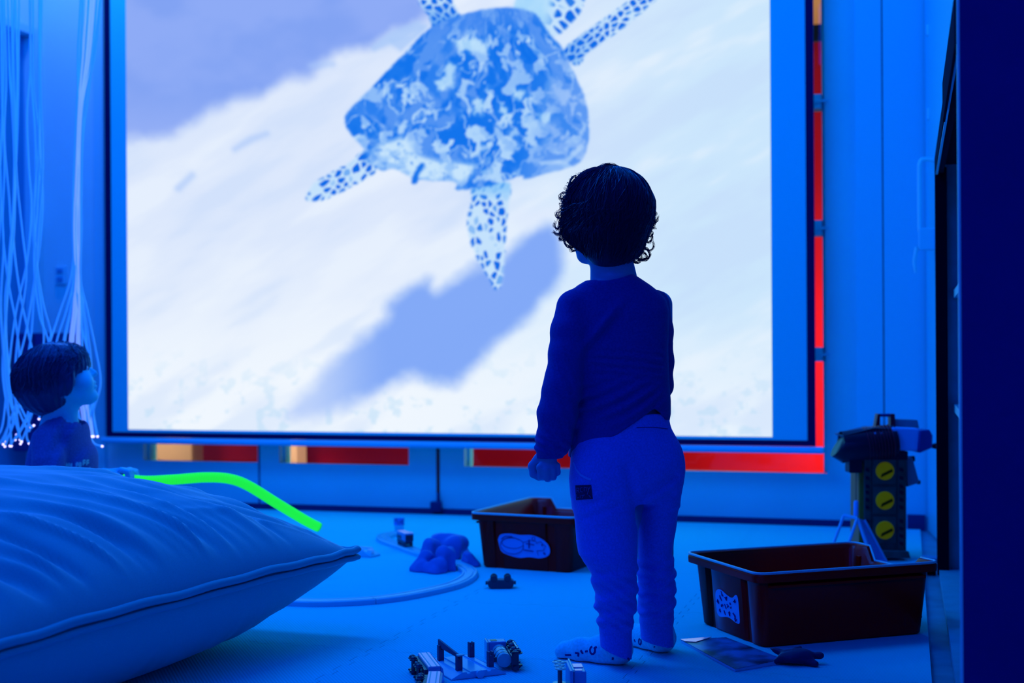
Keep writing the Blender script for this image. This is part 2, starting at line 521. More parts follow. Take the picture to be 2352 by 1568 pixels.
MB().box2((q.x - .006, q.y - .012, zb2 - .05), (q.x + .045, q.y + .012, zb2 + .02)).build('lock', M_trim, d2, bevel=.004)
MB().tube([lp(q, -.012, zb2 - .04), lp(q, -.02, zb2 - .085), lp(q, -.016, zb2 - .12)], [.006, .005, .003], 8).build('key', M_metal, d2, smooth=60)
for zz in (on_y(2130, 70, 4.5)[1], on_y(2137, 262, 4.5)[1]):
    q = A + dv * .09
    MB().box2((q.x - .006, q.y - .012, zz - .018), (q.x + .004, q.y + .012, zz + .018)).build('hinge', M_metal, d2, bevel=.003)

# left end of the back wall: raised trim, switch, padded panel
a, b = on_y(216, 600, YF - .02)[0], on_y(238, 600, YF - .02)[0]
struct(room('trim_8', MB().box2((a, YF - .02, ZF), (b, YF, ZC)), M_trim))
c = on_y(142, 632, YF)
sw = thing('light_switch', 'pale double light switch on the wall behind the glowing fibres', 'switch', RW(c[0], YF, c[1]), (0, 0, -TH))
MB().box((0, -.006, 0), (.05, .012, .075)).build('plate', M_trim, sw, bevel=.003)
for k in (-1, 1): MB().box((0, -.014, k * .017), (.026, .008, .018)).build('rocker', M_leaf, sw, bevel=.002)
Yc_ = YF - .22
z0 = on_y(100, 1038, Yc_)[1]; z1 = on_y(100, 764, Yc_)[1]
a, b = XL + .004, on_y(206, 900, YF)[0]
M_pad = mat('navy laminate', (0.003, 0.03, 0.20), 0.5, 0.3, noise=(5, .1))
pd = thing('wall_cabinet', 'dark navy low wall cabinet behind the seated child', 'cabinet', RW((a + b) / 2, YF - .004, (z0 + z1) / 2), (0, 0, -TH))
MB().box2((-(b - a) / 2, -.20, -(z1 - z0) / 2), ((b - a) / 2, 0, (z1 - z0) / 2)).build('carcass', M_pad, pd, bevel=.004)
for k in range(2):
    w = (b - a) / 2
    dr_ = MB().box((-(b - a) / 2 + w * (k + .5), -.208, 0), (w - .006, .016, z1 - z0 - .006)).build('door', M_pad, pd, bevel=.004)
    MB().tube([(-.03 + .06 * k, -.222, .02), (-.03 + .06 * k, -.222, .10)], .005, 8).build('handle', M_leaf, dr_, smooth=60)

# ================================================================ outside the glazing
M_red = mat('red boarding', (0.50, 0.003, 0.006), 0.7, 0.1, noise=(2, .1))
M_black = mat('black coping', (0.01, 0.008, 0.012), 0.6, 0.2)
M_tan = mat('tan render', (0.82, 0.50, 0.28), 0.8, 0.1)
M_gry = mat('grey pipe', (0.25, 0.27, 0.33), 0.5, 0.2)
Yo = 5.35
zr = on_y(1884, 96, Yo)[1]; zk = on_y(1884, 58, Yo)[1]
t = thing('garden_wall', 'red boarded wall with black coping seen outside through the glazing', 'wall', RW(0, 0), (0, 0, -TH))
MB().box2((XL - 1.5, Yo, -.4), (XR + 1.5, Yo + .12, zr)).build('boarding', M_red, t)
MB().box2((XL - 1.5, Yo - .02, zr), (XR + 1.5, Yo + .14, zk)).build('coping', M_black, t)
t = thing('house_wall', 'tan rendered house wall rising behind the red boarded wall outside', 'wall', RW(0, 0), (0, 0, -TH))
MB().box2((XL - 1.5, Yo + .6, -.4), (XR + 1.5, Yo + .8, 4.5)).build('render_coat', mat('ochre render', (0.75, 0.40, 0.15), 0.8, 0.1), t)
for pxa, pxb, lab in ((300, 440, 'broad tan post outside, in the leftmost low window opening'), (636, 681, 'narrow tan post with grey pipe outside, in the second low window opening')):
    a, b = on_y(pxa, 1045, Yo - .25)[0], on_y(pxb, 1045, Yo - .25)[0]
    t = thing('garden_post', lab, 'post', RW((a + b) / 2, Yo - .2, -.4), (0, 0, -TH))
    MB().box((0, 0, 1.6), (b - a, .1, 3.2)).build('shaft', M_tan, t, bevel=.004)
    if pxb > 600: MB().tube([(-.004, -.06, 0), (-.004, -.06, 3.2)], .011, 12).build('pipe', M_gry, t, smooth=60)
    else: MB().box((0, -.0, .05), (b - a + .03, .13, .1)).build('foot', M_gry, t)
struct(room('ground_outside', MB().box2((XL - 2, YF + .1, -.5), (XR + 2, Yo + 1, -.4)), M_gry))
# ================================================================ projection screen
Ys = YF - .085
S = lambda px, py, off=0.0: (lambda r: Vector((r[0], Ys + off, r[1])))(on_y(px, py, Ys + off))
bl, br = S(244.6, 1001), S(1874, 1027)
tl_x, tr_x = bl.x, br.x
zbot = (bl.z + br.z) / 2
ztop = 2.45
scr = thing('projection_screen', 'large pull-down screen showing a sea turtle swimming over pale sand', 'screen', RW(0, 0), (0, 0, -TH))
M_fab = mat('screen fabric', (0.012, 0.66, 0.86), 0.8, 0.1)
M_bord = mat('screen border', (0.001, 0.004, 0.07), 0.7, 0.1)
M_tube = mat('white enamel tube', (0.04, 0.6, 0.95), 0.3, 0.5)
band = S(258, 600).x - S(244, 600).x
MB().box2((tl_x, Ys, zbot), (tr_x, Ys + .003, ztop)).build('fabric', M_fab, scr)
b = MB()
b.box2((tl_x, Ys - .0012, zbot), (tl_x + band, Ys - .0002, ztop)); b.box2((tr_x - band, Ys - .0012, zbot), (tr_x, Ys - .0002, ztop))
b.box2((tl_x + band, Ys - .0012, zbot), (tr_x - band, Ys - .0002, zbot + .0195))
b.build('border', M_bord, scr)
xa, xb = S(236, 1007).x, S(1889, 1034).x
zt_ = zbot - .013
MB().tube([(xa, Ys + .001, zt_), (xb, Ys + .001, zt_)], .0125, 16).build('bottom_bar', M_tube, scr, smooth=60)
for xx, s in ((xa, -1), (xb, 1)):
    MB().tube([(xx, Ys + .001, zt_), (xx + s * .004, Ys + .001, zt_)], .011, 16).build('end_cap', M_trim, scr, smooth=60)
MB().box2((tl_x - .06, Ys - .03, ztop), (tr_x + .06, Ys + .075, ztop + .12)).build('roller_case', M_tube, scr, bevel=.02)

# ---- the projected film frame: one colour per grid point, in the picture's own plane
def lin(c):
    c = np.asarray(c, float) / 255
    return np.where(c <= .04045, c / 12.92, ((c + .055) / 1.055) ** 2.4)
def poly_sd(x, y, poly):
    poly = np.asarray(poly, float); d = np.full(x.shape, 1e18); s = np.ones(x.shape)
    for i in range(len(poly)):
        a = poly[i]; b = poly[i - 1]
        ex, ey = b - a; wx_, wy_ = x - a[0], y - a[1]
        t = np.clip((wx_ * ex + wy_ * ey) / (ex * ex + ey * ey + 1e-9), 0, 1)
        d = np.minimum(d, (wx_ - ex * t) ** 2 + (wy_ - ey * t) ** 2)
        c1 = y >= a[1]; c2 = y < b[1]; c3 = ex * wy_ > ey * wx_
        s = np.where((c1 & c2 & c3) | (~c1 & ~c2 & ~c3), -s, s)
    return s * np.sqrt(d)
def rnd(p, n=10):
    pts = [Vector((a, b, 0)) for a, b in p]; pts = pts + pts[:1]
    out = []
    N = len(pts) - 1
    for i in range(N):
        p0, p1, p2, p3 = pts[(i - 1) % N], pts[i], pts[(i + 1) % N], pts[(i + 2) % N]
        for k in range(n):
            t = k / n
            q = 0.5 * ((2 * p1) + (p2 - p0) * t + (2 * p0 - 5 * p1 + 4 * p2 - p3) * t * t + (3 * p1 - p0 - 3 * p2 + p3) * t ** 3)
            out.append((q.x, q.y))
    return out
_h = np.random.RandomState(11)
_tab = _h.rand(256, 256)
def vnoise(x, y):
    xi, yi = np.floor(x).astype(int), np.floor(y).astype(int); fx, fy = x - xi, y - yi
    fx, fy = fx * fx * (3 - 2 * fx), fy * fy * (3 - 2 * fy)
    g = lambda a, b: _tab[(xi + a) % 256, (yi + b) % 256]
    return (g(0, 0) * (1 - fx) + g(1, 0) * fx) * (1 - fy) + (g(0, 1) * (1 - fx) + g(1, 1) * fx) * fy
def fbm(x, y, o=4): return sum(vnoise(x * 2 ** i + 17 * i, y * 2 ** i + 31 * i) * .5 ** (i + 1) for i in range(o)) / (1 - .5 ** o)
_jx, _jy = _h.rand(256, 256), _h.rand(256, 256)
def voro(x, y):
    xi, yi = np.floor(x).astype(int), np.floor(y).astype(int)
    d1 = np.full(x.shape, 9.); d2 = np.full(x.shape, 9.); cid = np.zeros(x.shape)
    for a in (-1, 0, 1):
        for b in (-1, 0, 1):
            jx, jy = _jx[(xi + a) % 256, (yi + b) % 256], _jy[(xi + a) % 256, (yi + b) % 256]
            d = np.hypot(xi + a + jx - x, yi + b + jy - y)
            n = d < d1
            d2 = np.where(n, d1, np.minimum(d2, d)); cid = np.where(n, jx, cid); d1 = np.where(n, d, d1)
    return d1, d2 - d1, cid
sst = lambda a, b, x: (lambda t: t * t * (3 - 2 * t))(np.clip((x - a) / (b - a), 0, 1))
def mixc(a, b, t): return a + (b - a) * t[..., None]

def film(x, y):
    one = np.ones(x.shape)
    # sand, paler and cooler to the right and below
    c = np.array([220., 232, 253]) * one[..., None]
    c = mixc(c, np.array([240., 247, 255]), sst(560, 960, y + .15 * (x - 290)))
    c = mixc(c, np.array([203., 230, 253]), sst(1050, 1750, x + .25 * y) * (1 - .75 * sst(650, 950, y)))
    st = fbm((x - .5 * y) / 260, (y + .55 * x) / 80)
    c = mixc(c, np.array([238., 246, 255]), sst(.5, .75, st) * .5)
    c = mixc(c, np.array([192., 214, 250]), sst(.52, .25, st) * .35)
    mot = fbm(x / 26, y / 22)
    c = mixc(c, np.array([188., 222, 248]), sst(.56, .72, mot) * sst(760, 960, y) * .5)
    # blue water above the bank
    edge = poly_sd(x, y, [(200, -400), (200, 318), (300, 316), (400, 306), (470, 266), (530, 226), (620, 202), (690, 176), (770, 120), (850, 100), (960, 52), (1000, 20), (1060, -40), (1300, -400)])
    edge = edge + (fbm(x / 60, y / 60) - .5) * 34
    wtr = mixc(np.array([130., 163, 243]) * one[..., None], np.array([142., 171, 246]), sst(.35, .65, fbm(x / 190, y / 120)))
    wtr = mixc(wtr, np.array([156., 180, 247]), sst(180, 320, y) * .6)
    c = mixc(c, wtr, sst(26, -22, edge))
    streak = lambda pts, w, col, a: mixc(c, np.array(col, float), a * np.exp(-np.clip(poly_sd(x, y, pts), 0, 999) ** 2 / (2 * w * w)))
    for pts in ([(715, 150), (752, 145), (764, 147), (730, 151)], [(408, 432), (440, 402), (442, 403), (412, 433)], [(540, 342), (575, 319), (612, 307), (580, 320)]):
        c = streak(pts, 6, (168, 198, 250), .55)
    for pts in ([(860, 110), (900, 78), (960, 55), (965, 62), (905, 90)], [(900, 95), (950, 85), (975, 62), (920, 110)]):
        c = streak(pts, 6, (170, 202, 250), .8)
    # shadow on the sand
    sh = poly_sd(x, y, rnd([(650, 958), (720, 880), (800, 800), (880, 738), (905, 690), (985, 640), (1000, 662), (1080, 618), (1150, 590), (1205, 540), (1262, 515), (1290, 560), (1284, 640), (1215, 725), (1130, 800), (1100, 840), (1040, 880), (940, 868), (860, 900), (760, 945)], 6))
    sh = sh + (fbm(x / 50, y / 50) - .5) * 26
    sc = mixc(np.array([126., 166, 247]) * one[..., None], np.array([186., 208, 252]), sst(900, 690, x))
    c = mixc(c, sc, sst(24, -26, sh) * .95)
    lane = poly_sd(x, y, [(1166, 500), (1210, 540), (1262, 505), (1290, 470), (1190, 480)])
    c = mixc(c, np.array([222., 234, 254]), sst(16, -22, lane) * .75)
    # flipper and scale patterns
    def scales(ax, ay, size, seed, ang, keep=.5):
        ca, sa = math.cos(ang), math.sin(ang)
        u, v = (x * ca + y * sa) / (size * 1.35) + seed, (-x * sa + y * ca) / size + seed * 2
        d1, e, cid = voro(u, v)
        lo = np.array([14., 108, 232]); hi = np.array([196., 226, 253])
        m = sst(.16, .36, e + (fbm(x / 9, y / 9) - .5) * .16) * sst(1 - keep - .12, 1 - keep + .12, cid)
        return mixc(np.ones(x.shape)[..., None] * hi, lo, m)
    def put(c, poly, col, soft=5, n=6):
        sd = poly_sd(x, y, rnd(poly, n)) + (fbm(x / 12, y / 12) - .5) * 4
        return mixc(c, col, sst(soft, -soft, sd))
    deep = np.array([22., 116, 236])
    # head and neck
    neck = mixc(np.array([150., 208, 252]) * one[..., None], np.array([196., 230, 253]), fbm(x / 40, y / 40))
    hs = scales(0, 0, 22, 3, .9, .75)
    neck = mixc(neck, hs, sst(1255, 1290, x + y * .3))
    c = put(c, [(1180, 40), (1225, 70), (1270, 84), (1305, 60), (1336, 22), (1345, -30), (1330, -90), (1240, -110), (1190, -60), (1186, -10)], neck)
    # front flippers
    c = put(c, [(948, -60), (965, 8), (985, 38), (998, 72), (1030, 62), (1060, 42), (1042, 10), (1020, -60)], mixc(scales(0, 0, 15, 5, .8, .9), deep, sst(-10, 60, y) * .55))
    c = put(c, [(1292, 118), (1318, 148), (1334, 146), (1350, 122), (1420, 72), (1500, 4), (1590, -80), (1540, -80), (1470, -18), (1400, 34), (1340, 78)], mixc(scales(0, 0, 14, 7, -.7, .9), deep, sst(1420, 1300, x) * .35))
    # rear flippers
    c = put(c, [(858, 346), (864, 392), (800, 432), (752, 455), (715, 462), (703, 452), (718, 424), (770, 392), (812, 366), (832, 348)], mixc(scales(0, 0, 15, 2, -.55, .8), deep, sst(820, 850, x) * sst(385, 350, y)))
    c = put(c, [(1088, 425), (1168, 420), (1166, 480), (1160, 560), (1156, 630), (1148, 658), (1134, 661), (1122, 636), (1100, 600), (1078, 545), (1074, 500), (1084, 460)], mixc(scales(0, 0, 15, 9, 1.45, .72), np.array([120., 190, 250]), sst(470, 425, y) * .7))
    # shell
    shell = [(930, 122), (985, 66), (1052, 36), (1130, 19), (1190, 19), (1232, 34), (1262, 78), (1292, 112), (1322, 176), (1346, 232), (1352, 300), (1346, 350), (1322, 378), (1262, 397), (1206, 411), (1195, 404), (1120, 428), (1052, 436), (1042, 418), (962, 412), (905, 388), (880, 392), (852, 376), (836, 342), (812, 316), (792, 282), (800, 256), (842, 212), (884, 168)]
    # scutes and streaks fan out from the neck
    ax_, ay_ = x - 1120, y + 150
    an, rr = np.arctan2(ax_, ay_), np.hypot(ax_, ay_)
    wn = (fbm(x / 34, y / 34) - .5)
    wn2 = (fbm(x / 34 + 40, y / 34 + 7) - .5)
    fa, fr_ = an * 7.2 + wn * .9, rr / 84 + wn2 * .8
    d1, e, cid = voro(fa + 30, fr_)
    g1, f1, cid2 = voro(an * 21 + wn * 1.6 + 9, rr / 33 + wn2 * 1.6)
    st1 = fbm(an * 15 + wn * 1.5 + 5, rr / 34 + wn2 + 2, 4); st2 = fbm(an * 17 + wn2 * 2.2 + 60, rr / 27 + wn * 2.2 + 33, 3); big = fbm(x / 60 + 3, y / 60)
    col = mixc(np.array([84., 148, 243]) * one[..., None], np.array([44., 128, 240]), sst(.40, .60, st1))
    col = mixc(col, np.array([10., 112, 236]), sst(.42, .58, cid) * sst(.06, .22, e) * .75)
    col = mixc(col, np.array([14., 112, 236]), sst(.18, .42, f1) * sst(.58, .68, cid2) * .8)
    pale = np.array([176., 214, 252])
    col = mixc(col, np.array([136., 184, 249]), sst(.54, .66, st2) * .85)
    mid_ = np.exp(-((x - 1075) ** 2 + (y - 215) ** 2) / 120. ** 2)
    col = mixc(col, pale, sst(.585, .67, st2) * (.25 + .75 * sst(.42, .58, big) + .4 * mid_).clip(0, 1) * .95)
    col = mixc(col, pale, sst(.075, .015, e) * sst(.38, .56, big) * .75)
    col = mixc(col, np.array([112., 164, 246]), sst(1200, 1325, x + .2 * (y - 200)) * (.35 + .5 * sst(.4, .62, st1)))
    col = mixc(col, np.array([170., 204, 251]), sst(.55, .66, st1) * sst(1230, 1300, x) * sst(90, 200, y) * .6)
    col = mixc(col, np.array([74., 140, 242]), sst(95, 40, y + .1 * (x - 1100)) * .7)
    for pl in ([(1040, 92), (1080, 88), (1124, 98), (1118, 122), (1060, 116)], [(1028, 140), (1046, 150), (1040, 200), (1014, 205), (1022, 170)], [(1085, 228), (1112, 224), (1108, 262), (1090, 262)], [(1150, 236), (1172, 262), (1162, 270), (1146, 256)], [(1240, 262), (1266, 258), (1262, 280), (1244, 284)], [(1000, 185), (1022, 178), (1020, 206), (1004, 208)], [(1180, 205), (1205, 210), (1196, 232), (1178, 226)]):
        col = mixc(col, np.array([190., 226, 253]), sst(6, -7, poly_sd(x, y, pl) + (fbm(x / 9, y / 9) - .5) * 16) * .85)
    tail = poly_sd(x, y, rnd([(858, 340), (885, 325), (930, 318), (955, 350), (1000, 366), (1060, 372), (1090, 380), (1070, 415), (1010, 420), (950, 412), (890, 395), (855, 378)], 5))
    tc_ = mixc(np.array([150., 196, 250]) * one[..., None], np.array([198., 228, 253]), sst(.35, .6, fbm(x / 22, y / 16)))
    tc_ = mixc(tc_, np.array([86., 152, 244]), sst(.6, .7, fbm(x / 15 + 4, y / 15)) * .7)
    col = mixc(col, tc_, sst(8, -10, tail))
    c = put(c, shell, col, 4, 4)
    rim = poly_sd(x, y, [(1240, 372), (1300, 366), (1335, 332), (1340, 338), (1303, 374), (1244, 378)])
    c = mixc(c, np.array([180., 214, 252]), sst(5, -2, rim) * .7)
    c = put(c, [(965, 375), (976, 378), (962, 402), (958, 420), (946, 420), (950, 400)], deep * one[..., None], 4)
    return lin(c)

x_l, x_r = S(292.5, 600, -.002).x, S(1771.5, 600, -.002).x
z_b = (S(296, 988.5, -.002).z + S(1770, 1000, -.002).z) / 2
z_t = S(1000, -230, -.002).z
NX, NZ = 640, 530
gx = np.linspace(x_l, x_r, NX); gz = np.linspace(z_b, z_t, NZ)
GX, GZ = np.meshgrid(gx, gz)
Yc = Ys - .002
u = GX * CT + Yc * ST; dd = -GX * ST + Yc * CT            # the grid in picture units of the film frame
sx = F * u / dd; sy = F * (H - GZ) / dd
fx = CX + sx + ROLL * sy; fy = CY + sy - ROLL * sx
rgb = film(fx, fy)
V = np.stack([GX, np.full(GX.shape, Yc), GZ], -1).reshape(-1, 3)
i = np.arange(NX * NZ).reshape(NZ, NX)
Q = np.stack([i[:-1, :-1], i[:-1, 1:], i[1:, 1:], i[1:, :-1]], -1).reshape(-1, 4)
M_film = bpy.data.materials.new('projected film'); M_film.use_nodes = True
_nt = M_film.node_tree; _nt.nodes.remove(_nt.nodes['Principled BSDF'])
_a = _nt.nodes.new('ShaderNodeAttribute'); _a.attribute_name = 'film'
_e = _nt.nodes.new('ShaderNodeEmission'); _e.inputs['Strength'].default_value = 1.0
_nt.links.new(_a.outputs['Color'], _e.inputs['Color']); _nt.links.new(_e.outputs[0], _nt.nodes['Material Output'].inputs['Surface'])
pic = mk('picture', V, Q, M_film, scr)
at = pic.data.color_attributes.new('film', 'FLOAT_COLOR', 'POINT')
at.data.foreach_set('color', np.concatenate([rgb, np.ones(rgb.shape[:2] + (1,))], -1).astype(np.float32).ravel())
pic['label'] = 'bright projected picture of a sea turtle'
# ================================================================ the standing toddler
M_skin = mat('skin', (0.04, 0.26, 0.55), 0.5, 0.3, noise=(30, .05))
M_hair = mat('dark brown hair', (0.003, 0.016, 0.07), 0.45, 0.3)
M_shirt = mat('navy jersey', (0.006, 0.035, 0.30), 0.9, 0.1, noise=(260, .14), bump=(700, .3, .0006), sheen=.08)
M_trs = mat('sweat cloth', (0.012, 0.14, 0.74), 0.9, 0.1, noise=(320, .12), bump=(800, .3, .0006), sheen=.1)
M_sock = mat('sock knit', (0.02, 0.75, 0.95), 0.9, 0.1, noise=(200, .12), bump=(900, .3, .0006))
M_print = mat('dark sock print', (0.002, 0.03, 0.22), 0.8, 0.1)
M_patch = mat('dark cloth patch', (0.004, 0.015, 0.09), 0.8, 0.15)
M_stitch = mat('patch lettering', (0.01, 0.06, 0.30), 0.8, 0.1)
M_eye = mat('eye white', (0.35, 0.6, 0.8), 0.2, 0.5)
D0 = 2.5
base = P(1445, 1515, D0); base.z = 0
boy = thing('person', 'standing toddler in dark long-sleeved top and sweatpants facing the screen', 'person', base)

def head_sdf(p, c, R, s=1.0, k=1.0):
    """child's head in its own axes: x to its left ear, y forward, z up"""
    q = ((p - np.asarray(tuple(c), np.float32)) @ np.asarray(R, np.float32)) / s
    v = np.array
    d = sd_ell(q, (0, -.012, .022), (.068, .082, .072))
    d = smin(d, sd_ell(q, (0, .028, -.022), (.054, .048, .066)), .03)
    for sg in (-1, 1):
        d = smin(d, sd_ell(q, (sg * .032, .048, -.034), (.026, .024, .026)), .018)       # cheek
        d = smin(d, sd_cap(q, (sg * .05, .0, -.045), (sg * .018, .045, -.078), .014, .014), .02)   # jaw
    d = smin(d, sd_ell(q, (0, .055, -.076), (.019, .017, .016)), .016)                   # chin
    d = smin(d, sd_ell(q, (0, .048, .036), (.05, .026, .03)), .02)                       # forehead
    for sg in (-1, 1):
        d = smax(d, -sd_ell(q, (sg * .026, .086, .004), (.017, .016, .011)), .008)       # eye socket
        d = smin(d, sd_ell(q, (sg * .026, .062, .003), (.0135, .0125, .011)), .003)      # lid over eyeball
    d = smin(d, sd_chain(q, [(0, .068, .006), (0, .080, -.012), (0, .085, -.020)], [.007, .0075, .0085]), .008)
    for sg in (-1, 1): d = smin(d, sd_ell(q, (sg * .0085, .078, -.022), (.0065, .007, .005)), .004)
    d = smin(d, sd_ell(q, (0, .071, -.0425), (.019, .010, .0062)), .004)                 # upper lip
    d = smin(d, sd_ell(q, (0, .0695, -.0535), (.016, .010, .0065)), .004)                # lower lip
    d = smax(d, -sd_ell(q, (0, .083, -.048), (.018, .008, .0014)), .002)
    for sg in (-1, 1):
        e = sd_ell(q, (sg * .070, -.006, -.006), (.008, .019, .028))
        e = smax(e, -sd_ell(q, (sg * .079, -.002, -.004), (.006, .011, .017)), .004)
        d = smin(d, e, .006)
    return d * s

hc = P(1397, 503, D0)
hf = Vector((-.58, .78, .12))
hR = frame(hf.cross(Vector((0, 0, 1))) * -1, (0, 0, 1))
# local axes: x = left ear side, y = forward, z = up
hy = hf.normalized(); hx = Vector((0, 0, 1)).cross(hy).normalized() * -1
hx = hy.cross(Vector((0, 0, 1))).normalized() * -1
hz = hx.cross(hy).normalized()
if hz.z < 0: hx = -hx; hz = hx.cross(hy).normalized()
hR = np.array(Matrix((hx, hy, hz)).transposed())

dl, dr = 2.462, 2.565                       # left and right foot distance
arm_l = [P(1312, 712, 2.475), P(1306, 800, 2.465), P(1288, 890, 2.458), P(1270, 965, 2.458), P(1262, 1042, 2.464)]
arm_r = [P(1512, 700, 2.545), P(1515, 790, 2.56), P(1512, 880, 2.575), P(1490, 915, 2.64), P(1462, 930, 2.70)]
ft_l = [G(1418, 1524), G(1385, 1520), G(1335, 1514), G(1300, 1508)]
ft_r = [G(1518, 1496), G(1492, 1488), G(1460, 1480), G(1432, 1476)]
def hand_sdf(p, wrist, palm, kn, pip, dip, tip, th, s=1.0):
    d = sd_cap(p, wrist, palm, .0150 * s, .0155 * s)
    for i in range(4):
        r = (.0068, .0070, .0066, .0058)[i] * s
        f = sd_chain(p, [kn[i], pip[i], dip[i], tip[i]], [r, r * .95, r * .9, r * .8], .002)
        c = sd_cap(p, palm, kn[i], .010 * s, r * 1.05)
        d = smin(d, c, .006)
        d = smin(d, f, .0014)
    t = sd_chain(p, th, [.0100 * s, .0084 * s, .0072 * s, .0060 * s], .003)
    return smin(d, t, .002)
e2 = lambda pts: [P(*k) for k in pts]
lh = dict(wrist=P(1257, 1040, 2.464), palm=P(1258, 1066, 2.463),
          kn=e2([(1240, 1073, 2.452), (1255, 1079, 2.449), (1269, 1077, 2.452), (1280, 1069, 2.458)]),
          pip=e2([(1243, 1094, 2.458), (1257, 1098, 2.454), (1271, 1095, 2.457), (1281, 1085, 2.462)]),
          dip=e2([(1246, 1096, 2.474), (1259, 1099, 2.472), (1271, 1096, 2.473), (1280, 1086, 2.475)]),
          tip=e2([(1249, 1082, 2.482), (1260, 1084, 2.481), (1270, 1082, 2.481), (1277, 1074, 2.482)]),
          th=e2([(1238, 1052, 2.468), (1223, 1070, 2.470), (1225, 1088, 2.468), (1238, 1097, 2.466)]))
rw = arm_r[-1]
Z3 = Vector
def off(v, a, b, c): return v + Z3((a, b, c))
rh = dict(wrist=rw, palm=off(rw, -.022, .024, .004),
          kn=[off(rw, -.048 + .004 * i, .030 + .012 * i, .014 - .012 * i * .8) for i in range(4)],
          pip=[off(rw, -.066 + .004 * i, .036 + .012 * i, .010 - .010 * i) for i in range(4)],
          dip=[off(rw, -.070 + .004 * i, .030 + .012 * i, -.006 - .010 * i) for i in range(4)],
          tip=[off(rw, -.060 + .004 * i, .024 + .012 * i, -.012 - .008 * i) for i in range(4)],
          th=[off(rw, -.012, .012, .014), off(rw, -.030, .014, .028), off(rw, -.046, .018, .034), off(rw, -.058, .024, .034)])
def foot(p, f, grow=0.0):
    zz = [.026, .022, .016, .012]; rr = [.026, .024, .0215, .016]
    pts = [Vector((q.x, q.y, z)) for q, z in zip(f, zz)]
    d = sd_chain(p, pts, [r + grow for r in rr], .012)
    side = (f[3] - f[0]).normalized(); n = Vector((-side.y, side.x, 0))
    d = smin(d, sd_cap(p, Vector((f[3].x, f[3].y, .011)) + n * .013, Vector((f[3].x, f[3].y, .011)) - n * .014, .011 + grow, .010 + grow), .012)
    return d
def ank(f, up): return Vector((f[0].x, f[0].y, up)) + (f[1] - f[0]) * .25
knee_l, knee_r = P(1396, 1270, 2.450), P(1505, 1270, 2.545)
hip_l, hip_r = P(1395, 1085, 2.48), P(1500, 1085, 2.53)
def body_sdf(p):
    d = head_sdf(p, hc, hR, .93)
    d = smin(d, sd_cap(p, P(1400, 560, D0 - .005), P(1411, 655, D0 + .008), .036, .046), .02)
    tor = sd_loft(p, [(640, 1380, 1440, 2.5, .036), (668, 1330, 1490, 2.5, .045), (720, 1305, 1520, 2.505, .058), (820, 1330, 1520, 2.51, .062), (930, 1338, 1525, 2.51, .068), (1010, 1335, 1530, 2.51, .066), (1090, 1340, 1535, 2.5, .06)], D0, .06)
    d = smin(d, tor, .015)
    d = smin(d, sd_chain(p, arm_l, [.027, .025, .022, .020, .0165]), .012)
    d = smin(d, sd_chain(p, arm_r, [.027, .025, .022, .020, .0165]), .012)
    d = smin(d, sd_chain(p, [hip_l, knee_l, P(1412, 1400, 2.455), ank(ft_l, .055), Vector((ft_l[0].x, ft_l[0].y, .026))], [.05, .034, .027, .020, .022]), .015)
    d = smin(d, sd_chain(p, [hip_r, knee_r, P(1508, 1400, 2.56), ank(ft_r, .055), Vector((ft_r[0].x, ft_r[0].y, .026))], [.05, .034, .027, .020, .022]), .015)
    d = smin(d, foot(p, ft_l), .01); d = smin(d, foot(p, ft_r), .01)
    d = smin(d, hand_sdf(p, **lh), .006); d = smin(d, hand_sdf(p, **rh), .006)
    return np.maximum(d, .002 - p[..., 2])
lo = (-.02, 2.36, -.01); hi = (.36, 2.80, .95)
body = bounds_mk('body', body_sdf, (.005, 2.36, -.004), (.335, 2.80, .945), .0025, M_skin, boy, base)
for sg in (-1, 1):
    c = hc + hx * (sg * .0242) + hy * .0595 + hz * .0033
    MB().lathe([(.0001, -.0098)] + [(.0098 * math.sin(a), -.0098 * math.cos(a)) for a in np.linspace(.2, 2.94, 10)] + [(.0001, .0098)], c - base, hy, 16).build('eye', M_eye, boy, smooth=60)

# ---- top
hem_px = [(1290, 1052), (1312, 1045), (1345, 1030), (1384, 1014), (1420, 988), (1460, 962), (1485, 944), (1497, 938), (1508, 946), (1520, 962), (1536, 978), (1570, 980)]
_hu = [P(x, y, D0).x for x, y in hem_px]; _hz = [P(x, y, D0).z for x, y in hem_px]
shirt_rows = [(622, 1394, 1436, 2.5, .034), (632, 1366, 1458, 2.5, .042), (641, 1350, 1472, 2.5, .048), (655, 1326, 1493, 2.5, .052), (672, 1306, 1515, 2.502, .056), (690, 1294, 1530, 2.504, .061), (715, 1288, 1537, 2.505, .066),
              (760, 1292, 1536, 2.507, .069), (800, 1298, 1535, 2.508, .071), (840, 1308, 1536, 2.508, .073), (880, 1316, 1538, 2.508, .077), (920, 1318, 1541, 2.507, .081), (950, 1316, 1541, 2.506, .083), (975, 1312, 1536, 2.505, .083), (1010, 1308, 1532, 2.503, .083), (1060, 1306, 1530, 2.5, .083)]
sl_pts = [P(1318, 706, 2.48), P(1308, 760, 2.468), P(1305, 810, 2.462), P(1292, 890, 2.456), P(1280, 950, 2.456), P(1275, 995, 2.46), P(1269, 1020, 2.463), P(1262, 1048, 2.464)]
sl_r = [.033, .0335, .034, .0345, .0345, .0300, .0275, .0235]
sr_pts = [P(1505, 700, 2.54), P(1512, 760, 2.55), P(1515, 830, 2.565), P(1513, 885, 2.58), P(1490, 918, 2.645), P(1466, 930, 2.69)]
sr_r = [.029, .0275, .0265, .0270, .026, .0225]
collar_a, collar_b = P(1345, 646, D0), P(1468, 622, D0)
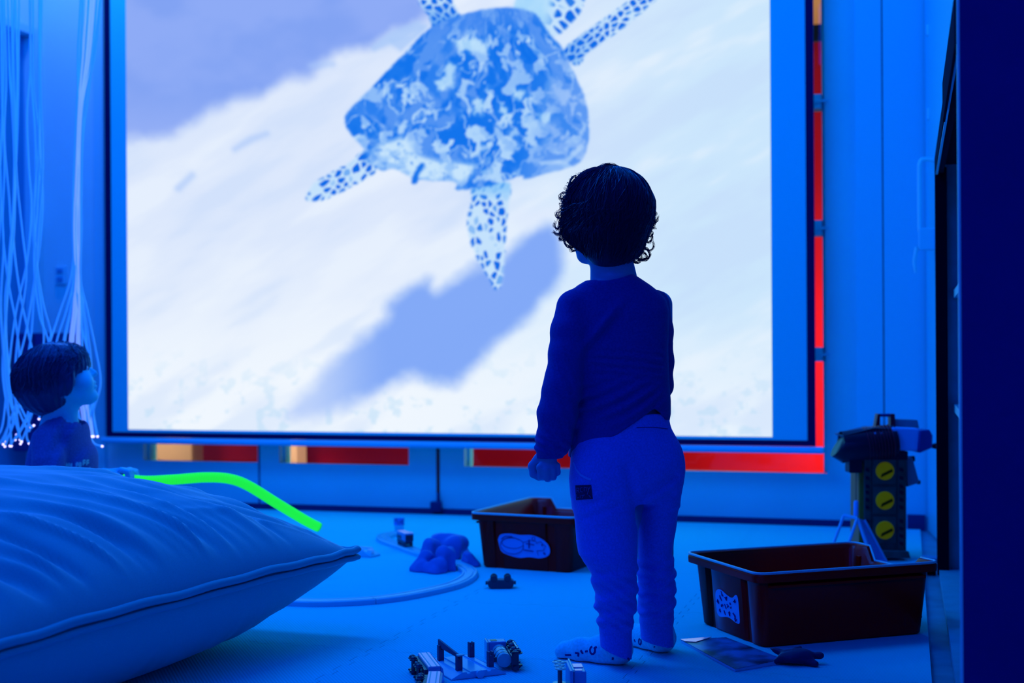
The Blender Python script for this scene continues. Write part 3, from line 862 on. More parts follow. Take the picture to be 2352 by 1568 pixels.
def shirt_sdf(p):
    d = sd_loft(p, shirt_rows, D0, .07, 2.25)
    arms = smin(sd_chain(p, sl_pts, sl_r, .01), sd_chain(p, sr_pts, sr_r, .01), .004)
    # gathered sleeve at the cuff
    zc = p[..., 2]
    t = np.clip((P(0, 985, 2.46).z - zc) / .03, 0, 1) * np.clip((zc - P(0, 1050, 2.46).z) / .012 + .3, 0, 1) * (p[..., 0] < P(1312, 900, 2.46).x)
    arms = arms - .0016 * np.sin((zc + .45 * (p[..., 0] - .08)) * 360 + 1.5 * wob(p, 40)) * t - .003 * t
    d = smin(d, arms, .011)
    # folds
    u = p[..., 0]; w = wob(p, 30)
    zz = lambda y: P(1176, y, D0).z
    lowm = np.exp(-((zc - zz(925)) / .036) ** 2) * np.clip((u - P(1318, 900, D0).x) / .03, 0, 1)
    lowm = lowm * np.clip((P(1522, 900, D0).x - u) / .03, 0, 1) * (p[..., 1] < 2.52)
    d = d - .0036 * lowm * np.sin((zc - .42 * (u - .2) - 1.6 * (u - .2) ** 2) * 300 + 2.2 * w)
    w = w * np.clip((P(1528, 900, D0).x - u) / .012, .15, 1)
    mid = (u < P(1518, 900, D0).x) * np.exp(-((zc - zz(835)) / .03) ** 2) * np.clip((u - P(1340, 900, D0).x) / .03, 0, 1)
    d = d - .0018 * mid * np.sin((zc + .12 * u) * 420 + 1.6 * w)
    k = (u - P(1384, 760, D0).x) * .76 - (zc - zz(760)) * .65       # drag line from the left armpit up to the neck
    al = (u - P(1384, 760, D0).x) * .65 + (zc - zz(760)) * .76
    d = d - .0060 * np.exp(-((k + .010) / .007) ** 2) * np.exp(-(al / .05) ** 2) + .0055 * np.exp(-((k - .006) / .007) ** 2) * np.exp(-(al / .05) ** 2)
    d = d - .0008 * w * np.clip((zz(690) - zc) / .05, 0, 1)
    # left sleeve lengthwise drags
    sm = np.clip((P(1340, 900, 2.46).x - u) / .02, 0, 1) * np.clip((zz(760) - zc) / .06, 0, 1)
    d = d - .0007 * sm * np.sin((u * .9 + zc * .35) * 330 + 1.5 * w)
    hem = np.interp(u, _hu, _hz)
    torso_only = u > P(1313, 1000, 2.46).x
    d = np.where(torso_only, np.maximum(d, hem + .0025 * np.sin(p[..., 1] * 60) - zc), d)
    d = np.maximum(d, -(zc - P(1262, 1047, 2.464).z + .004))
    # round neckline, lower at the front
    n = (u - collar_a.x) / (collar_b.x - collar_a.x)
    top = collar_a.z + (collar_b.z - collar_a.z) * n - .010 * (1 - (2 * n - 1) ** 2) - .35 * np.clip(p[..., 1] - D0 - .01, 0, .05)
    hole = np.hypot(u - P(1406, 640, D0).x, p[..., 1] - D0) - .050
    d = np.where(hole < 0, smax(d, zc - top - .002, .004), d)
    return d
shirt = bounds_mk('shirt', shirt_sdf, (.03, 2.36, .36), (.335, 2.78, .755), .0026, M_shirt, boy, base)
nk = []
for a in np.linspace(0, 2 * math.pi, 40):
    r = .0455
    nk.append((a, r))

# ---- sweatpants
def legs(p):
    hipr = [(925, 1345, 1530, 2.505, .072), (985, 1318, 1540, 2.503, .078), (1020, 1313, 1550, 2.50, .081), (1080, 1315, 1556, 2.498, .084), (1130, 1318, 1555, 2.498, .080), (1155, 1326, 1548, 2.5, .06)]
    L_ = [(1060, 1330, 1460, 2.48, .06), (1100, 1317, 1469, 2.478, .066), (1150, 1318, 1468, 2.474, .066), (1200, 1320, 1467, 2.468, .064), (1245, 1322, 1465, 2.46, .064), (1270, 1327, 1464, 2.455, .063), (1286, 1339, 1463, 2.452, .059), (1298, 1349, 1463, 2.452, .055), (1320, 1355, 1463, 2.452, .053), (1345, 1363, 1463, 2.453, .051),
          (1370, 1365, 1463, 2.455, .050), (1388, 1365, 1462, 2.457, .048), (1408, 1373, 1458, 2.459, .046), (1430, 1371, 1455, 2.460, .043), (1441, 1375, 1452, 2.460, .039), (1452, 1377, 1451, 2.460, .037), (1490, 1379, 1451, 2.457, .036), (1520, 1381, 1450, 2.455, .035)]
    R_ = [(1060, 1470, 1545, 2.52, .06), (1100, 1464, 1555, 2.525, .064), (1150, 1463, 1552, 2.530, .064), (1200, 1463, 1547, 2.535, .060), (1245, 1463, 1541, 2.542, .057), (1262, 1463, 1540, 2.545, .055), (1280, 1463, 1545, 2.548, .054), (1310, 1463, 1549, 2.552, .052), (1350, 1464, 1551, 2.556, .050), (1390, 1465, 1550, 2.560, .048),
          (1408, 1468, 1548, 2.563, .045), (1428, 1469, 1548, 2.566, .042), (1438, 1471, 1546, 2.567, .039), (1452, 1472, 1547, 2.568, .037), (1495, 1474, 1549, 2.570, .037)]
    l = sd_loft(p, L_, 2.46, .06, 2.15); r = sd_loft(p, R_, 2.56, .06, 2.15)
    z = p[..., 2]; u = p[..., 0]; w = wob(p, 26)
    zz = lambda y: P(1176, y, D0).z
    m = np.clip((zz(1268) - z) / .03, 0, 1) * np.clip((z - zz(1440)) / .012, 0, 1)
    l = l - m * (.0022 * np.sin((z - .3 * (u - .17)) * 205 + 2.4 * w) + .0013 * np.sin((z + .6 * u) * 340 + 2.5 * w))
    r = r - m * (.0019 * np.sin((z + .3 * (u - .26)) * 215 + 2.4 * w + 1) + .0012 * np.sin((z - .5 * u) * 340 + 2 * w))
    hp = sd_loft(p, hipr, D0, .08, 2.15)
    for c, rr in ((P(1400, 1075, 2.455), .058), (P(1500, 1070, 2.475), .058)):
        hp = smin(hp, sd_ell(p, c, (rr, .045, rr * 1.05)), .03)
    leg = smin(l, r, .0035)
    d = smin(hp, leg, .022)
    hipm = np.clip((z - zz(1300)) / .06, 0, 1)
    d = d - .0016 * w * hipm
    # creases running down from the seat to the inner thigh
    for (xa, ya, xb, yb, a, s) in ((1432, 1070, 1462, 1190, .0060, .010), (1470, 1135, 1540, 1085, .0075, .010), (1468, 1165, 1535, 1130, .0055, .009), (1340, 1150, 1400, 1120, .0028, .006), (1334, 1180, 1410, 1150, .0028, .006)):
        A_, B_ = P(xa, ya, D0), P(xb, yb, D0)
        ex, ez = B_.x - A_.x, B_.z - A_.z; L2 = ex * ex + ez * ez
        t = np.clip(((u - A_.x) * ex + (z - A_.z) * ez) / L2, 0, 1)
        q = np.hypot(u - A_.x - ex * t, z - A_.z - ez * t)
        d = d + a * np.exp(-(q / s) ** 2) * (p[..., 1] < 2.52)
    # ribbed cuffs and waist
    ct = np.where(u < P(1466, 1400, 2.5).x, 0, 1)
    cut_l = P(1378, 1482, 2.46).z + (P(1451, 1512, 2.46).z - P(1378, 1482, 2.46).z) * np.clip((u - P(1378, 1482, 2.46).x) / .06, 0, 1)
    cut_r = P(1475, 1466, 2.57).z + (P(1549, 1484, 2.57).z - P(1475, 1466, 2.57).z) * np.clip((u - P(1475, 1466, 2.57).x) / .062, 0, 1)
    d = np.maximum(d, np.where(ct == 0, cut_l, cut_r) - z)
    d = np.maximum(d, z - P(1430, 955, D0).z - .006 * np.sin(u * 30))
    return d
trs = bounds_mk('sweatpants', legs, (.08, 2.35, .0), (.345, 2.66, .48), .0028, M_trs, boy, base)

# ---- socks
def sock_fn(f, up):
    def s(p):
        d = foot(p, f, .0022)
        d = smin(d, sd_cap(p, Vector((f[0].x, f[0].y, .03)), ank(f, up), .0265, .0245), .012)
        d = d - .0006 * wob(p, 160)
        return smax(d, .0008 - p[..., 2], .004)
    return s
socks = []
for f, up in ((ft_l, .085), (ft_r, .085)):
    q = [k for k in f]
    xs = [k.x for k in q]; ys = [k.y for k in q]
    socks.append(bounds_mk('sock', sock_fn(f, up), (min(xs) - .05, min(ys) - .05, -.004), (max(xs) + .05, max(ys) + .05, .125), .0022, M_sock, boy, base))

# ---- marks that lie on the cloth
hit = caster([body, shirt, trs] + socks, [base] * 5)
def decal_strip(name, m, strokes, w, parent, hitf, base, lift=.0007):
    mb = MB()
    for st in strokes:
        pts = []
        for i in range(len(st) - 1):
            for k in range(5):
                t = k / 5; pts.append((st[i][0] + (st[i + 1][0] - st[i][0]) * t, st[i][1] + (st[i + 1][1] - st[i][1]) * t))
        pts.append(st[-1])
        hs = [hitf(*q) for q in pts]; hs = [h for h in hs if h]
        if len(hs) < 2: continue
        vs, fs = [], []
        for i, h in enumerate(hs):
            t = (hs[min(i + 1, len(hs) - 1)][0] - hs[max(i - 1, 0)][0])
            if t.length < 1e-7: t = Vector((1, 0, 0))
            n = h[1] if h[1].dot(Vector((0, -1, 0))) > -0.2 else -h[1]
            s = t.normalized().cross(n).normalized() * (w / 2)
            q = h[0] + n * lift - base
            vs += [q - s, q + s, q + s - n * lift * 2, q - s - n * lift * 2]
        for i in range(len(hs) - 1):
            a = i * 4
            for k in range(4): fs.append([a + k, a + (k + 1) % 4, a + 4 + (k + 1) % 4, a + 4 + k])
        fs.append([3, 2, 1, 0]); a = (len(hs) - 1) * 4; fs.append([a, a + 1, a + 2, a + 3])
        mb.add(vs, fs)
    return mb.build(name, m, parent) if mb.v else None
def decal_patch(name, m, quad, n, parent, hitf, base, lift=.0009):
    """cloth patch filling a four-cornered outline on the surface"""
    (x0, y0), (x1, y1), (x2, y2), (x3, y3) = quad
    vs, idx = [], {}
    for j in range(n + 1):
        for i in range(n + 1):
            s, t = i / n, j / n
            x = (x0 * (1 - s) + x1 * s) * (1 - t) + (x3 * (1 - s) + x2 * s) * t
            y = (y0 * (1 - s) + y1 * s) * (1 - t) + (y3 * (1 - s) + y2 * s) * t
            h = hitf(x, y)
            if h is None: h = (P(x, y, 2.43), Vector((0, -1, 0)))
            nn = h[1] if h[1].y < .2 else -h[1]
            vs.append(h[0] + nn * lift - base)
    k = len(vs); fs = []
    back = [v + Vector((0, .002, 0)) for v in vs]
    g = lambda i, j: j * (n + 1) + i
    for j in range(n):
        for i in range(n):
            fs.append([g(i, j), g(i + 1, j), g(i + 1, j + 1), g(i, j + 1)])
    ring = [g(i, 0) for i in range(n)] + [g(n, j) for j in range(n)] + [g(i, n) for i in range(n, 0, -1)] + [g(0, j) for j in range(n, 0, -1)]
    for a, b in zip(ring, ring[1:] + ring[:1]): fs.append([a, b, b + k, a + k])
    return mk(name, vs + back, fs, m, parent, smooth=60)
pt = decal_patch('patch', M_patch, [(1322, 1114), (1358, 1113), (1362, 1145), (1324, 1148)], 6, trs, hit, base)
pt['label'] = 'dark square cloth patch with worn lettering'
# what can be read of the worn lettering
ltr = [[(1325, 1120), (1325, 1131)], [(1325, 1120), (1330, 1121), (1330, 1125), (1325, 1126)], [(1327, 1126), (1331, 1131)],
       [(1338, 1119), (1334, 1120), (1334, 1129), (1339, 1129)], [(1342, 1118), (1342, 1128)], [(1342, 1119), (1347, 1119), (1347, 1128)], [(1350, 1118), (1352, 1124), (1349, 1135)], [(1356, 1117), (1352, 1124)],
       [(1324, 1134), (1326, 1143), (1330, 1141)], [(1333, 1136), (1333, 1143)], [(1336, 1137), (1344, 1136)], [(1340, 1136), (1338, 1143)], [(1352, 1136), (1357, 1142)]]
decal_strip('lettering', M_stitch, ltr, .0014, trs, lambda x, y: (lambda h: (h[0] + Vector((0, -.0014, 0)), h[1]) if h else None)(hit(x, y)), base)
# pocket edge
M_seam = mat('pocket binding', (0.014, 0.26, 0.8), 0.9, 0.1)
decal_strip('pocket_edge', M_seam, [[(1318, 1062), (1324, 1078), (1334, 1090), (1348, 1098), (1358, 1101)]], .0042, trs, hit, base, .0012)
decal_strip('waist_seam', M_print, [[(1462, 982), (1480, 981), (1500, 981), (1520, 983), (1534, 985)]], .0016, trs, hit, base, .0004)
# sock print: ring letters, dots along the sole
sk = lambda cx, cy, n=9, rx=6, ry=9, a0=-.6, a1=4.6: [(cx + rx * math.cos(t), cy + ry * math.sin(t)) for t in np.linspace(a1, a0 - .3, n)]
decal_strip('lettering', M_print, [sk(1361, 1493), [(1344, 1496), (1350, 1495)], [(1334, 1493), (1339, 1501)], [(1321, 1499), (1329, 1500), (1328, 1507)], [(1298, 1504), (1312, 1504)], [(1368, 1484), (1370, 1488)], [(1408, 1509), (1407, 1515)], [(1441, 1511), (1448, 1516)],
            [(1349, 1530), (1351, 1531.5)], [(1359, 1528), (1361, 1529.5)], [(1371, 1527.5), (1373, 1529)]], .0036, socks[0], hit, base, .0006)
decal_strip('lettering', M_print, [[(1457, 1468), (1459, 1474)], sk(1470, 1473, 8, 3, 7), [(1502, 1484), (1504, 1486)]], .0034, socks[1], hit, base, .0006)

# ---- hair
hair_rows = [(386, 1388, 1416), (392, 1358, 1440), (402, 1338, 1454), (420, 1320, 1468), (440, 1309, 1477), (460, 1302, 1483), (480, 1297, 1486), (500, 1293, 1486), (520, 1292, 1485), (538, 1296, 1482), (553, 1304, 1478), (566, 1318, 1473), (578, 1336, 1466), (586, 1346, 1460)]
_w = [(.5 * (r[2] - r[1])) * D0 / F for r in hair_rows]
hair_rows = [(r[0], r[1], r[2], 2.497 + .012 * (i < 9), w * (1.02 if i < 9 else 1.02 - .02 * (i - 9))) for i, (r, w) in enumerate(zip(hair_rows, _w))]
def hair_sdf(p):
    d = sd_loft(p, hair_rows, D0, .08, 2.0)
    d = smin(d, sd_ell(p, P(1404, 478, 2.49), (.078, .082, .076)), .015)
    q = (p - np.asarray(tuple(hc), np.float32)) @ hR.astype(np.float32)
    d = smin(d, sd_ell(p, P(1402, 572, 2.487), (.044, .046, .042)), .02)
    face = sd_ell(q, (0, .092, -.040), (.058, .070, .074))
    d = smax(d, -face, .012)
    az = np.arctan2(p[..., 0] - hc.x, -(p[..., 1] - hc.y))
    st = np.sin(az * 34 + 2.2 * wob(p, 22)) * .5 + np.sin(az * 71 + 2.5 * wob(p, 35)) * .3
    return d - .0018 * st * np.clip((p[..., 2] - .77) / .06, .15, 1)
hair = bounds_mk('hair', hair_sdf, (.07, 2.39, .74), (.28, 2.62, .95), .0024, M_hair, boy, base)
def hair_locks(name, sdf, c, up, n, thmax, parent, base, m, seed, rad=.0009, curl=.010, fwd=None):
    """strands combed from the crown over a hair volume, tips curling off it"""
    r = np.random.RandomState(seed)
    T = 20
    ph = r.uniform(0, 2 * math.pi, n); tm = np.array([thmax(a) for a in ph]) * r.uniform(.60, 1.03, n)
    t = np.linspace(0, 1, T)[None, :]
    th0 = r.uniform(.05, .9, n)[:, None]
    th = th0 + (tm[:, None] - th0) * t
    phi = ph[:, None] + .25 * np.sin(t * 3 + r.uniform(0, 6, n)[:, None]) * t + .35 * (1 - t)
    U = np.array(up / up.length); a = np.array([1., 0, 0]); a -= U * (a @ U); a /= np.linalg.norm(a); b = np.cross(U, a)
    d = (np.cos(th)[..., None] * U + np.sin(th)[..., None] * (np.cos(phi)[..., None] * a + np.sin(phi)[..., None] * b))
    lo_ = np.full(th.shape, .02); hi_ = np.full(th.shape, .16); C = np.array(tuple(c))
    for _ in range(18):
        mid = (lo_ + hi_) / 2
        ins = sdf((C + d * mid[..., None]).astype(np.float32)) < 0
        lo_ = np.where(ins, mid, lo_); hi_ = np.where(ins, hi_, mid)
    lift = r.uniform(-.0004, .0018, n)[:, None] + np.where(r.rand(n) < .12, r.uniform(.001, .004, n), 0)[:, None] * np.sin(t * 3.1)
    R = lo_ + lift
    cur = np.clip((t - .78) / .22, 0, 1)
    amp = (curl * r.uniform(.1, 1, n) ** 1.6)[:, None]
    R = R + amp * np.sin(cur * r.uniform(1.2, 3.6, n)[:, None])
    pts = C + d * R[..., None]
    pts[..., 2] += (amp * .7 * (1 - np.cos(cur * 2.6)))
    rr = rad * r.uniform(.6, 1.3, n)[:, None] * (1 - .75 * t ** 3)
    tg = np.gradient(pts, axis=1); tg /= np.maximum(np.linalg.norm(tg, axis=-1, keepdims=True), 1e-9)
    s1 = np.cross(tg, d); s1 /= np.maximum(np.linalg.norm(s1, axis=-1, keepdims=True), 1e-9); s2 = np.cross(tg, s1)
    ring = np.stack([pts + (s1 * math.cos(k) + s2 * math.sin(k)) * rr[..., None] for k in (0, 2.094, 4.189)], 2)
    V = ring.reshape(-1, 3) - np.array(tuple(base))
    i = np.arange(n)[:, None, None] * T * 3 + np.arange(T - 1)[None, :, None] * 3
    k = np.arange(3)[None, None, :]
    Q = np.stack([i + k, i + (k + 1) % 3, i + 3 + (k + 1) % 3, i + 3 + k], -1).reshape(-1, 4)
    return V, Q
hV, hQ = hair_locks('hair', hair_sdf, P(1400, 492, 2.497), Vector((.10, -.10, 1)), 4200, lambda a: 2.74 - 1.3 * max(0.0, math.cos(a - 2.2)) ** 2 - .12 * abs(math.cos(a + 1.57)), boy, base, M_hair, 5)
# loose curls that stand off the outline
def loop_px(pts, d0, o=(1200, 350), s=3.92): return spline([P(o[0] + x / s, o[1] + y / s, d0 + dd) for x, y, dd in pts], 5)
curls = [
    [(1125, 540, .0), (1165, 568, -.004), (1192, 615, .0), (1170, 655, .006), (1128, 665, .0)],
    [(1130, 650, .0), (1180, 645, .0), (1212, 610, .004), (1222, 570, .006)],
    [(1120, 600, .01), (1160, 580, .01), (1185, 600, .01), (1188, 640, .012)],
    [(1110, 690, .0), (1165, 672, .0), (1200, 680, .0)],
    [(1115, 770, .0), (1160, 750, .002), (1165, 710, .0), (1140, 690, .0)],
    [(1100, 800, .0), (1150, 808, .0), (1172, 770, .0), (1165, 735, .004)],
    [(1050, 850, .0), (1110, 870, .0), (1150, 925, .0), (1120, 960, .004), (1050, 962, .0)],
    [(1040, 880, .01), (1090, 900, .01), (1125, 935, .01), (1085, 962, .012), (1010, 985, .012)],
    [(1000, 930, .0), (1050, 960, .0), (1100, 965, .0), (1140, 945, .004), (1152, 915, .004)],
    [(980, 960, .006), (1020, 990, .006), (1060, 975, .006), (1070, 920, .01), (1030, 890, .01)],
    [(1080, 860, .01), (1140, 880, .01), (1182, 850, .012), (1170, 800, .012)],
    [(345, 640, .0), (315, 690, .0), (285, 660, -.002), (300, 620, .0)],
    [(360, 690, .0), (320, 740, .0), (278, 712, .0)],
    [(370, 700, .01), (330, 735, .008), (275, 715, .008)],
    [(390, 740, .0), (345, 780, .0), (328, 770, .0), (355, 735, .0)],
    [(420, 790, .0), (370, 785, .0), (330, 785, .004)],
    [(440, 790, .006), (400, 780, .006), (345, 740, .006)],
    [(470, 850, .0), (420, 850, .0), (380, 810, .002), (372, 770, .002)],
    [(480, 880, .004), (450, 890, .004), (430, 850, .004), (450, 810, .004)],
    [(335, 600, .0), (305, 570, .0), (310, 540, .0), (345, 530, .0)],
    [(375, 420, .0), (340, 415, .0), (345, 380, .0), (380, 360, .0)],
    [(480, 215, .0), (440, 240, .0), (405, 330, .0), (395, 400, .0)],
    [(640, 165, .0), (740, 112, -.004), (830, 110, .0), (900, 150, .0)],
    [(600, 185, .004), (700, 130, .0), (800, 120, .0), (870, 140, .0)],
    [(820, 128, .004), (900, 150, .0), (960, 215, .0), (1000, 260, .0)],
    [(960, 210, .0), (1040, 260, .0), (1085, 330, .0), (1095, 350, .0)],
    [(1060, 310, .0), (1120, 390, .0), (1142, 470, .0), (1130, 540, .0)],
    [(1040, 300, .01), (1100, 360, .01), (1135, 440, .01), (1140, 510, .01)],
]
mbc = MB()
rc = random.Random(4)
for c in curls:
    for rep in range(9):
        j = [(x + rc.uniform(-14, 14) * (rep > 0), y + rc.uniform(-14, 14) * (rep > 0), z + rc.uniform(-.004, .004)) for x, y, z in c]
        pts = loop_px(j, 2.492)
        n = len(pts)
        mbc.tube([q - base for q in pts], [(.0008 if rep < 2 else .00045) * (1 - .7 * (k / n) ** 2) for k in range(n)], 5, caps=True)
V0 = np.array([v.co for v in hair.data.vertices]); Q0 = np.array([list(p.vertices) for p in hair.data.polygons])
cv = np.array([tuple(v) for v in mbc.v]); cq = [f for f in mbc.f if len(f) == 4]
bpy.data.objects.remove(hair)
hV = np.concatenate([V0, hV, cv]); hQ = np.concatenate([Q0, hQ + len(V0), np.array(cq) + len(V0) + len(hV) - len(V0) - len(cv)])
hair = mk('hair', hV, hQ, M_hair, boy, smooth=180)
hair['label'] = 'wavy dark hair curling out at the sides and nape'
# ================================================================ the child sitting behind the cushion
D1 = 3.3
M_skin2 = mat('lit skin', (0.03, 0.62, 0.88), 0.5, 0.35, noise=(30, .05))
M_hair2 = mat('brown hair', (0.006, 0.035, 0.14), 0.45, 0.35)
M_tee = mat('slate tee', (0.030, 0.10, 0.36), 0.9, 0.1, noise=(220, .2), sheen=.1)
M_cuff = mat('dark knit', (0.006, 0.03, 0.20), 0.9, 0.1)
M_ink = mat('pale shirt print', (0.16, 0.60, 0.70), 0.8, 0.1)
M_cloth2 = mat('dark leggings', (0.006, 0.04, 0.24), 0.9, 0.1)
base2 = Vector((P(140, 1000, D1).x, D1, 0))
kid = thing('person', 'seated child in dark tee holding the green tube and looking up at the screen', 'person', base2)
kc = P(141, 868, D1)
ky = Vector((.90, .28, .36)).normalized()
kx = ky.cross(Vector((0, 0, 1))).normalized(); kz = kx.cross(ky).normalized()
KR = np.array(Matrix((kx, ky, kz)).transposed())
KS = .91
sh_r, el_r, wr_r = P(112, 1012, 3.24), P(128, 1120, 3.20), P(238, 1092, 3.20)
sh_l, el_l, wr_l = P(120, 1005, 3.44), P(175, 1110, 3.46), P(255, 1092, 3.36)
hand_dir = Vector((1, 0, 0))
def kid_hand(w, s):                     # fist closed round the tube, which runs along +x
    o = lambda a, b, c: w + Vector((a, b * s, c))
    return dict(wrist=w, palm=o(.024, .004, .002),
        kn=[o(.044 + .001 * i, -.010 + .010 * i, .014 - .001 * i) for i in range(4)],
        pip=[o(.060 + .001 * i, -.012 + .011 * i, .010) for i in range(4)],
        dip=[o(.064, -.012 + .011 * i, -.006) for i in range(4)],
        tip=[o(.054, -.010 + .010 * i, -.013) for i in range(4)],
        th=[o(.012, -.014, .004), o(.030, -.024, .006), o(.046, -.024, -.002), o(.056, -.018, -.008)])
rh2 = kid_hand(wr_r, 1)
def kid_sdf(p):
    d = head_sdf(p, kc, KR, KS)
    d = smin(d, sd_cap(p, P(147, 905, D1), P(134, 985, D1), .037, .044), .018)
    d = smin(d, sd_loft(p, [(972, 105, 172, 3.3, .05), (1000, 82, 186, 3.32, .09), (1050, 70, 196, 3.33, .092), (1110, 62, 200, 3.33, .088), (1220, 58, 208, 3.32, .09), (1330, 60, 215, 3.32, .1)], D1, .09), .02)
    d = smin(d, sd_chain(p, [sh_r, el_r, wr_r], [.029, .025, .018]), .012)
    d = smin(d, sd_chain(p, [sh_l, el_l, wr_l], [.029, .025, .018]), .012)
    d = smin(d, hand_sdf(p, **rh2), .005)
    d = smin(d, hand_sdf(p, **kid_hand(wr_l, -1)), .005)
    for s in (-1, 1):                      # legs stretched out in front of it on the mat
        hp = Vector((base2.x + .0, D1 + .03 + s * .06, .075)); kn = hp + Vector((.21, s * .05, .03)); an = kn + Vector((.18, s * .0, -.065))
        d = smin(d, sd_chain(p, [hp, kn, an, an + Vector((.02, 0, .03)), an + Vector((.02, s * .02, .09))], [.06, .046, .034, .026, .02]), .015)
    return np.maximum(d, .002 - p[..., 2])
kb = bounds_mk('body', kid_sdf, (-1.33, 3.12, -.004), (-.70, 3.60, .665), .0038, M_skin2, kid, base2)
for sg in (-1, 1):
    c = kc + (kx * (sg * .026) + ky * .0655 + kz * .0033) * KS
    MB().lathe([(.0001, -.0098)] + [(.0098 * math.sin(a), -.0098 * math.cos(a)) for a in np.linspace(.2, 2.94, 10)] + [(.0001, .0098)], c - base2, ky, 16).build('eye', M_eye, kid, smooth=60)
def tee_sdf(p):
    d = sd_loft(p, [(952, 126, 168, 3.3, .048), (962, 112, 182, 3.3, .058), (975, 96, 192, 3.305, .075), (992, 80, 196, 3.31, .092), (1015, 70, 200, 3.32, .1), (1050, 62, 209, 3.325, .104), (1095, 54, 215, 3.325, .104), (1180, 52, 219, 3.32, .106), (1290, 52, 222, 3.32, .11)], D1, .1, 2.2)
    z = p[..., 2]; u = p[..., 0]
    arm = smin(sd_chain(p, [P(108, 1012, 3.235), P(112, 1060, 3.215), P(122, 1108, 3.20)], [.037, .038, .036]), sd_chain(p, [sh_l, (sh_l + el_l) / 2, el_l], [.036, .037, .035]), .003)
    d = smin(d, arm, .010)
    w = wob(p, 24)
    d = d - .0035 * np.sin((u * 1.0 - (z - .4) * .35) * 150 + 1.2 * w) * np.clip((u - P(140, 1000, D1).x) / .02, 0, 1)
    d = d - .0020 * w
    d = np.maximum(d, P(100, 1285, D1).z - z)
    hole = np.hypot(u - P(146, 960, D1).x, p[..., 1] - 3.3) - .050
    top = P(140, 966, D1).z - .30 * (u - P(140, 960, D1).x)
    return np.where(hole < 0, smax(d, z - top, .004), d)
tee = bounds_mk('shirt', tee_sdf, (-1.33, 3.10, .05), (-.95, 3.56, .47), .0034, M_tee, kid, base2)
def slv(sh, el, wr):
    return lambda p: np.maximum(sd_chain(p, [sh * .35 + el * .65, el, el * .15 + wr * .85], [.029, .0285, .0225]) - .0012 * wob(p, 60), p[..., 0] - (el * .10 + wr * .90).x)
for a in ((sh_r, el_r, wr_r), (sh_l, el_l, wr_l)):
    lo = [min(k[i] for k in a) - .05 for i in range(3)]; hi = [max(k[i] for k in a) + .05 for i in range(3)]
    bounds_mk('sleeve', slv(*a), lo, hi, .003, M_cuff, kid, base2)
def leg_sdf(p):
    d = sd_ell(p, (base2.x + .0, D1 + .025, .095), (.115, .13, .09))
    for s in (-1, 1):
        hp = Vector((base2.x + .0, D1 + .03 + s * .06, .078)); kn = hp + Vector((.21, s * .05, .03)); an = kn + Vector((.165, 0, -.060))
        d = smin(d, sd_chain(p, [hp, kn, an], [.068, .055, .043]), .015)
    d = d - .0016 * wob(p, 40)
    return np.maximum(d, .0015 - p[..., 2])
bounds_mk('trousers', leg_sdf, (-1.33, 3.12, -.004), (-.70, 3.60, .22), .0042, M_cloth2, kid, base2)
# two lines of pale print across the chest
khit = caster([tee], [base2])
def glyphs(x0, y0, x1, y1, n, h):
    r = random.Random(int(x0 + y0)); out = []
    for i in range(n):
        t = (i + .1) / n; x = x0 + (x1 - x0) * t; y = y0 + (y1 - y0) * t; w = (x1 - x0) / n * .62
        k = r.randrange(5)
        out += [[[(x, y), (x, y + h)], [(x, y), (x + w, y)], [(x, y + h * .5), (x + w, y + h * .5)]], [[(x, y), (x, y + h), (x + w, y + h)]], [[(x, y + h), (x + w / 2, y), (x + w, y + h)]],
                [[(x, y), (x + w, y), (x + w, y + h), (x, y + h), (x, y)]], [[(x, y), (x, y + h)], [(x, y), (x + w, y + h)], [(x + w, y), (x + w, y + h)]]][k]
    return out
decal_strip('lettering', M_ink, glyphs(150, 1064, 168, 1066, 3, 9) + glyphs(175, 1063, 187, 1063, 2, 8) + glyphs(190, 1057, 206, 1057, 2, 11) + glyphs(158, 1078, 178, 1080, 3, 8) + glyphs(181, 1076, 210, 1073, 4, 11), 0.0046, tee, khit, base2, .001)
# hair
k_rows = [(789, 112, 150), (794, 92, 172), (803, 76, 188), (818, 58, 199), (835, 46, 203), (850, 38, 202), (868, 34, 190), (885, 36, 184), (902, 40, 178), (918, 46, 172), (932, 56, 164), (945, 72, 150), (954, 92, 130)]
k_rows = [(a, b, c, 3.3, min(.098, max(.5 * (c - b) * D1 / F * 1.12, .089 if 810 < a < 915 else 0))) for a, b, c in k_rows]
def khair_sdf(p):
    d = sd_loft(p, k_rows, D1, .09, 2.1)
    q = ((p - np.asarray(tuple(kc), np.float32)) @ KR.astype(np.float32)) / KS
    face = sd_ell(q, (0, .114, -.062), (.110, .056, .060))
    d = smax(d, -face, .012)
    for sg in (-1, 1):
        d = smin(d, sd_ell(p, kc + kx * (sg * .070) + ky * .004 - kz * .006, (.030, .020, .040)), .014)
    az = np.arctan2(p[..., 0] - kc.x, -(p[..., 1] - kc.y))
    return d - .0024 * (np.sin(az * 26 + 2.5 * wob(p, 20)) * .6 + np.sin(az * 57 + 2.5 * wob(p, 30)) * .4)
kh = bounds_mk('hair', khair_sdf, (-1.29, 3.16, .38), (-.98, 3.45, .63), .003, M_hair2, kid, base2)
V0 = np.array([v.co for v in kh.data.vertices]); Q0 = np.array([list(p.vertices) for p in kh.data.polygons])
bpy.data.objects.remove(kh)
kV, kQ = hair_locks('hair', khair_sdf, P(112, 872, 3.3), Vector((-.12, -.05, 1)), 1500, lambda a: 1.98 - .85 * max(0.0, math.cos(a - .3)), kid, base2, M_hair2, 9, rad=.0013, curl=.004)
mk('hair', np.concatenate([V0, kV]), np.concatenate([Q0, kQ + len(V0)]), M_hair2, kid, smooth=180)

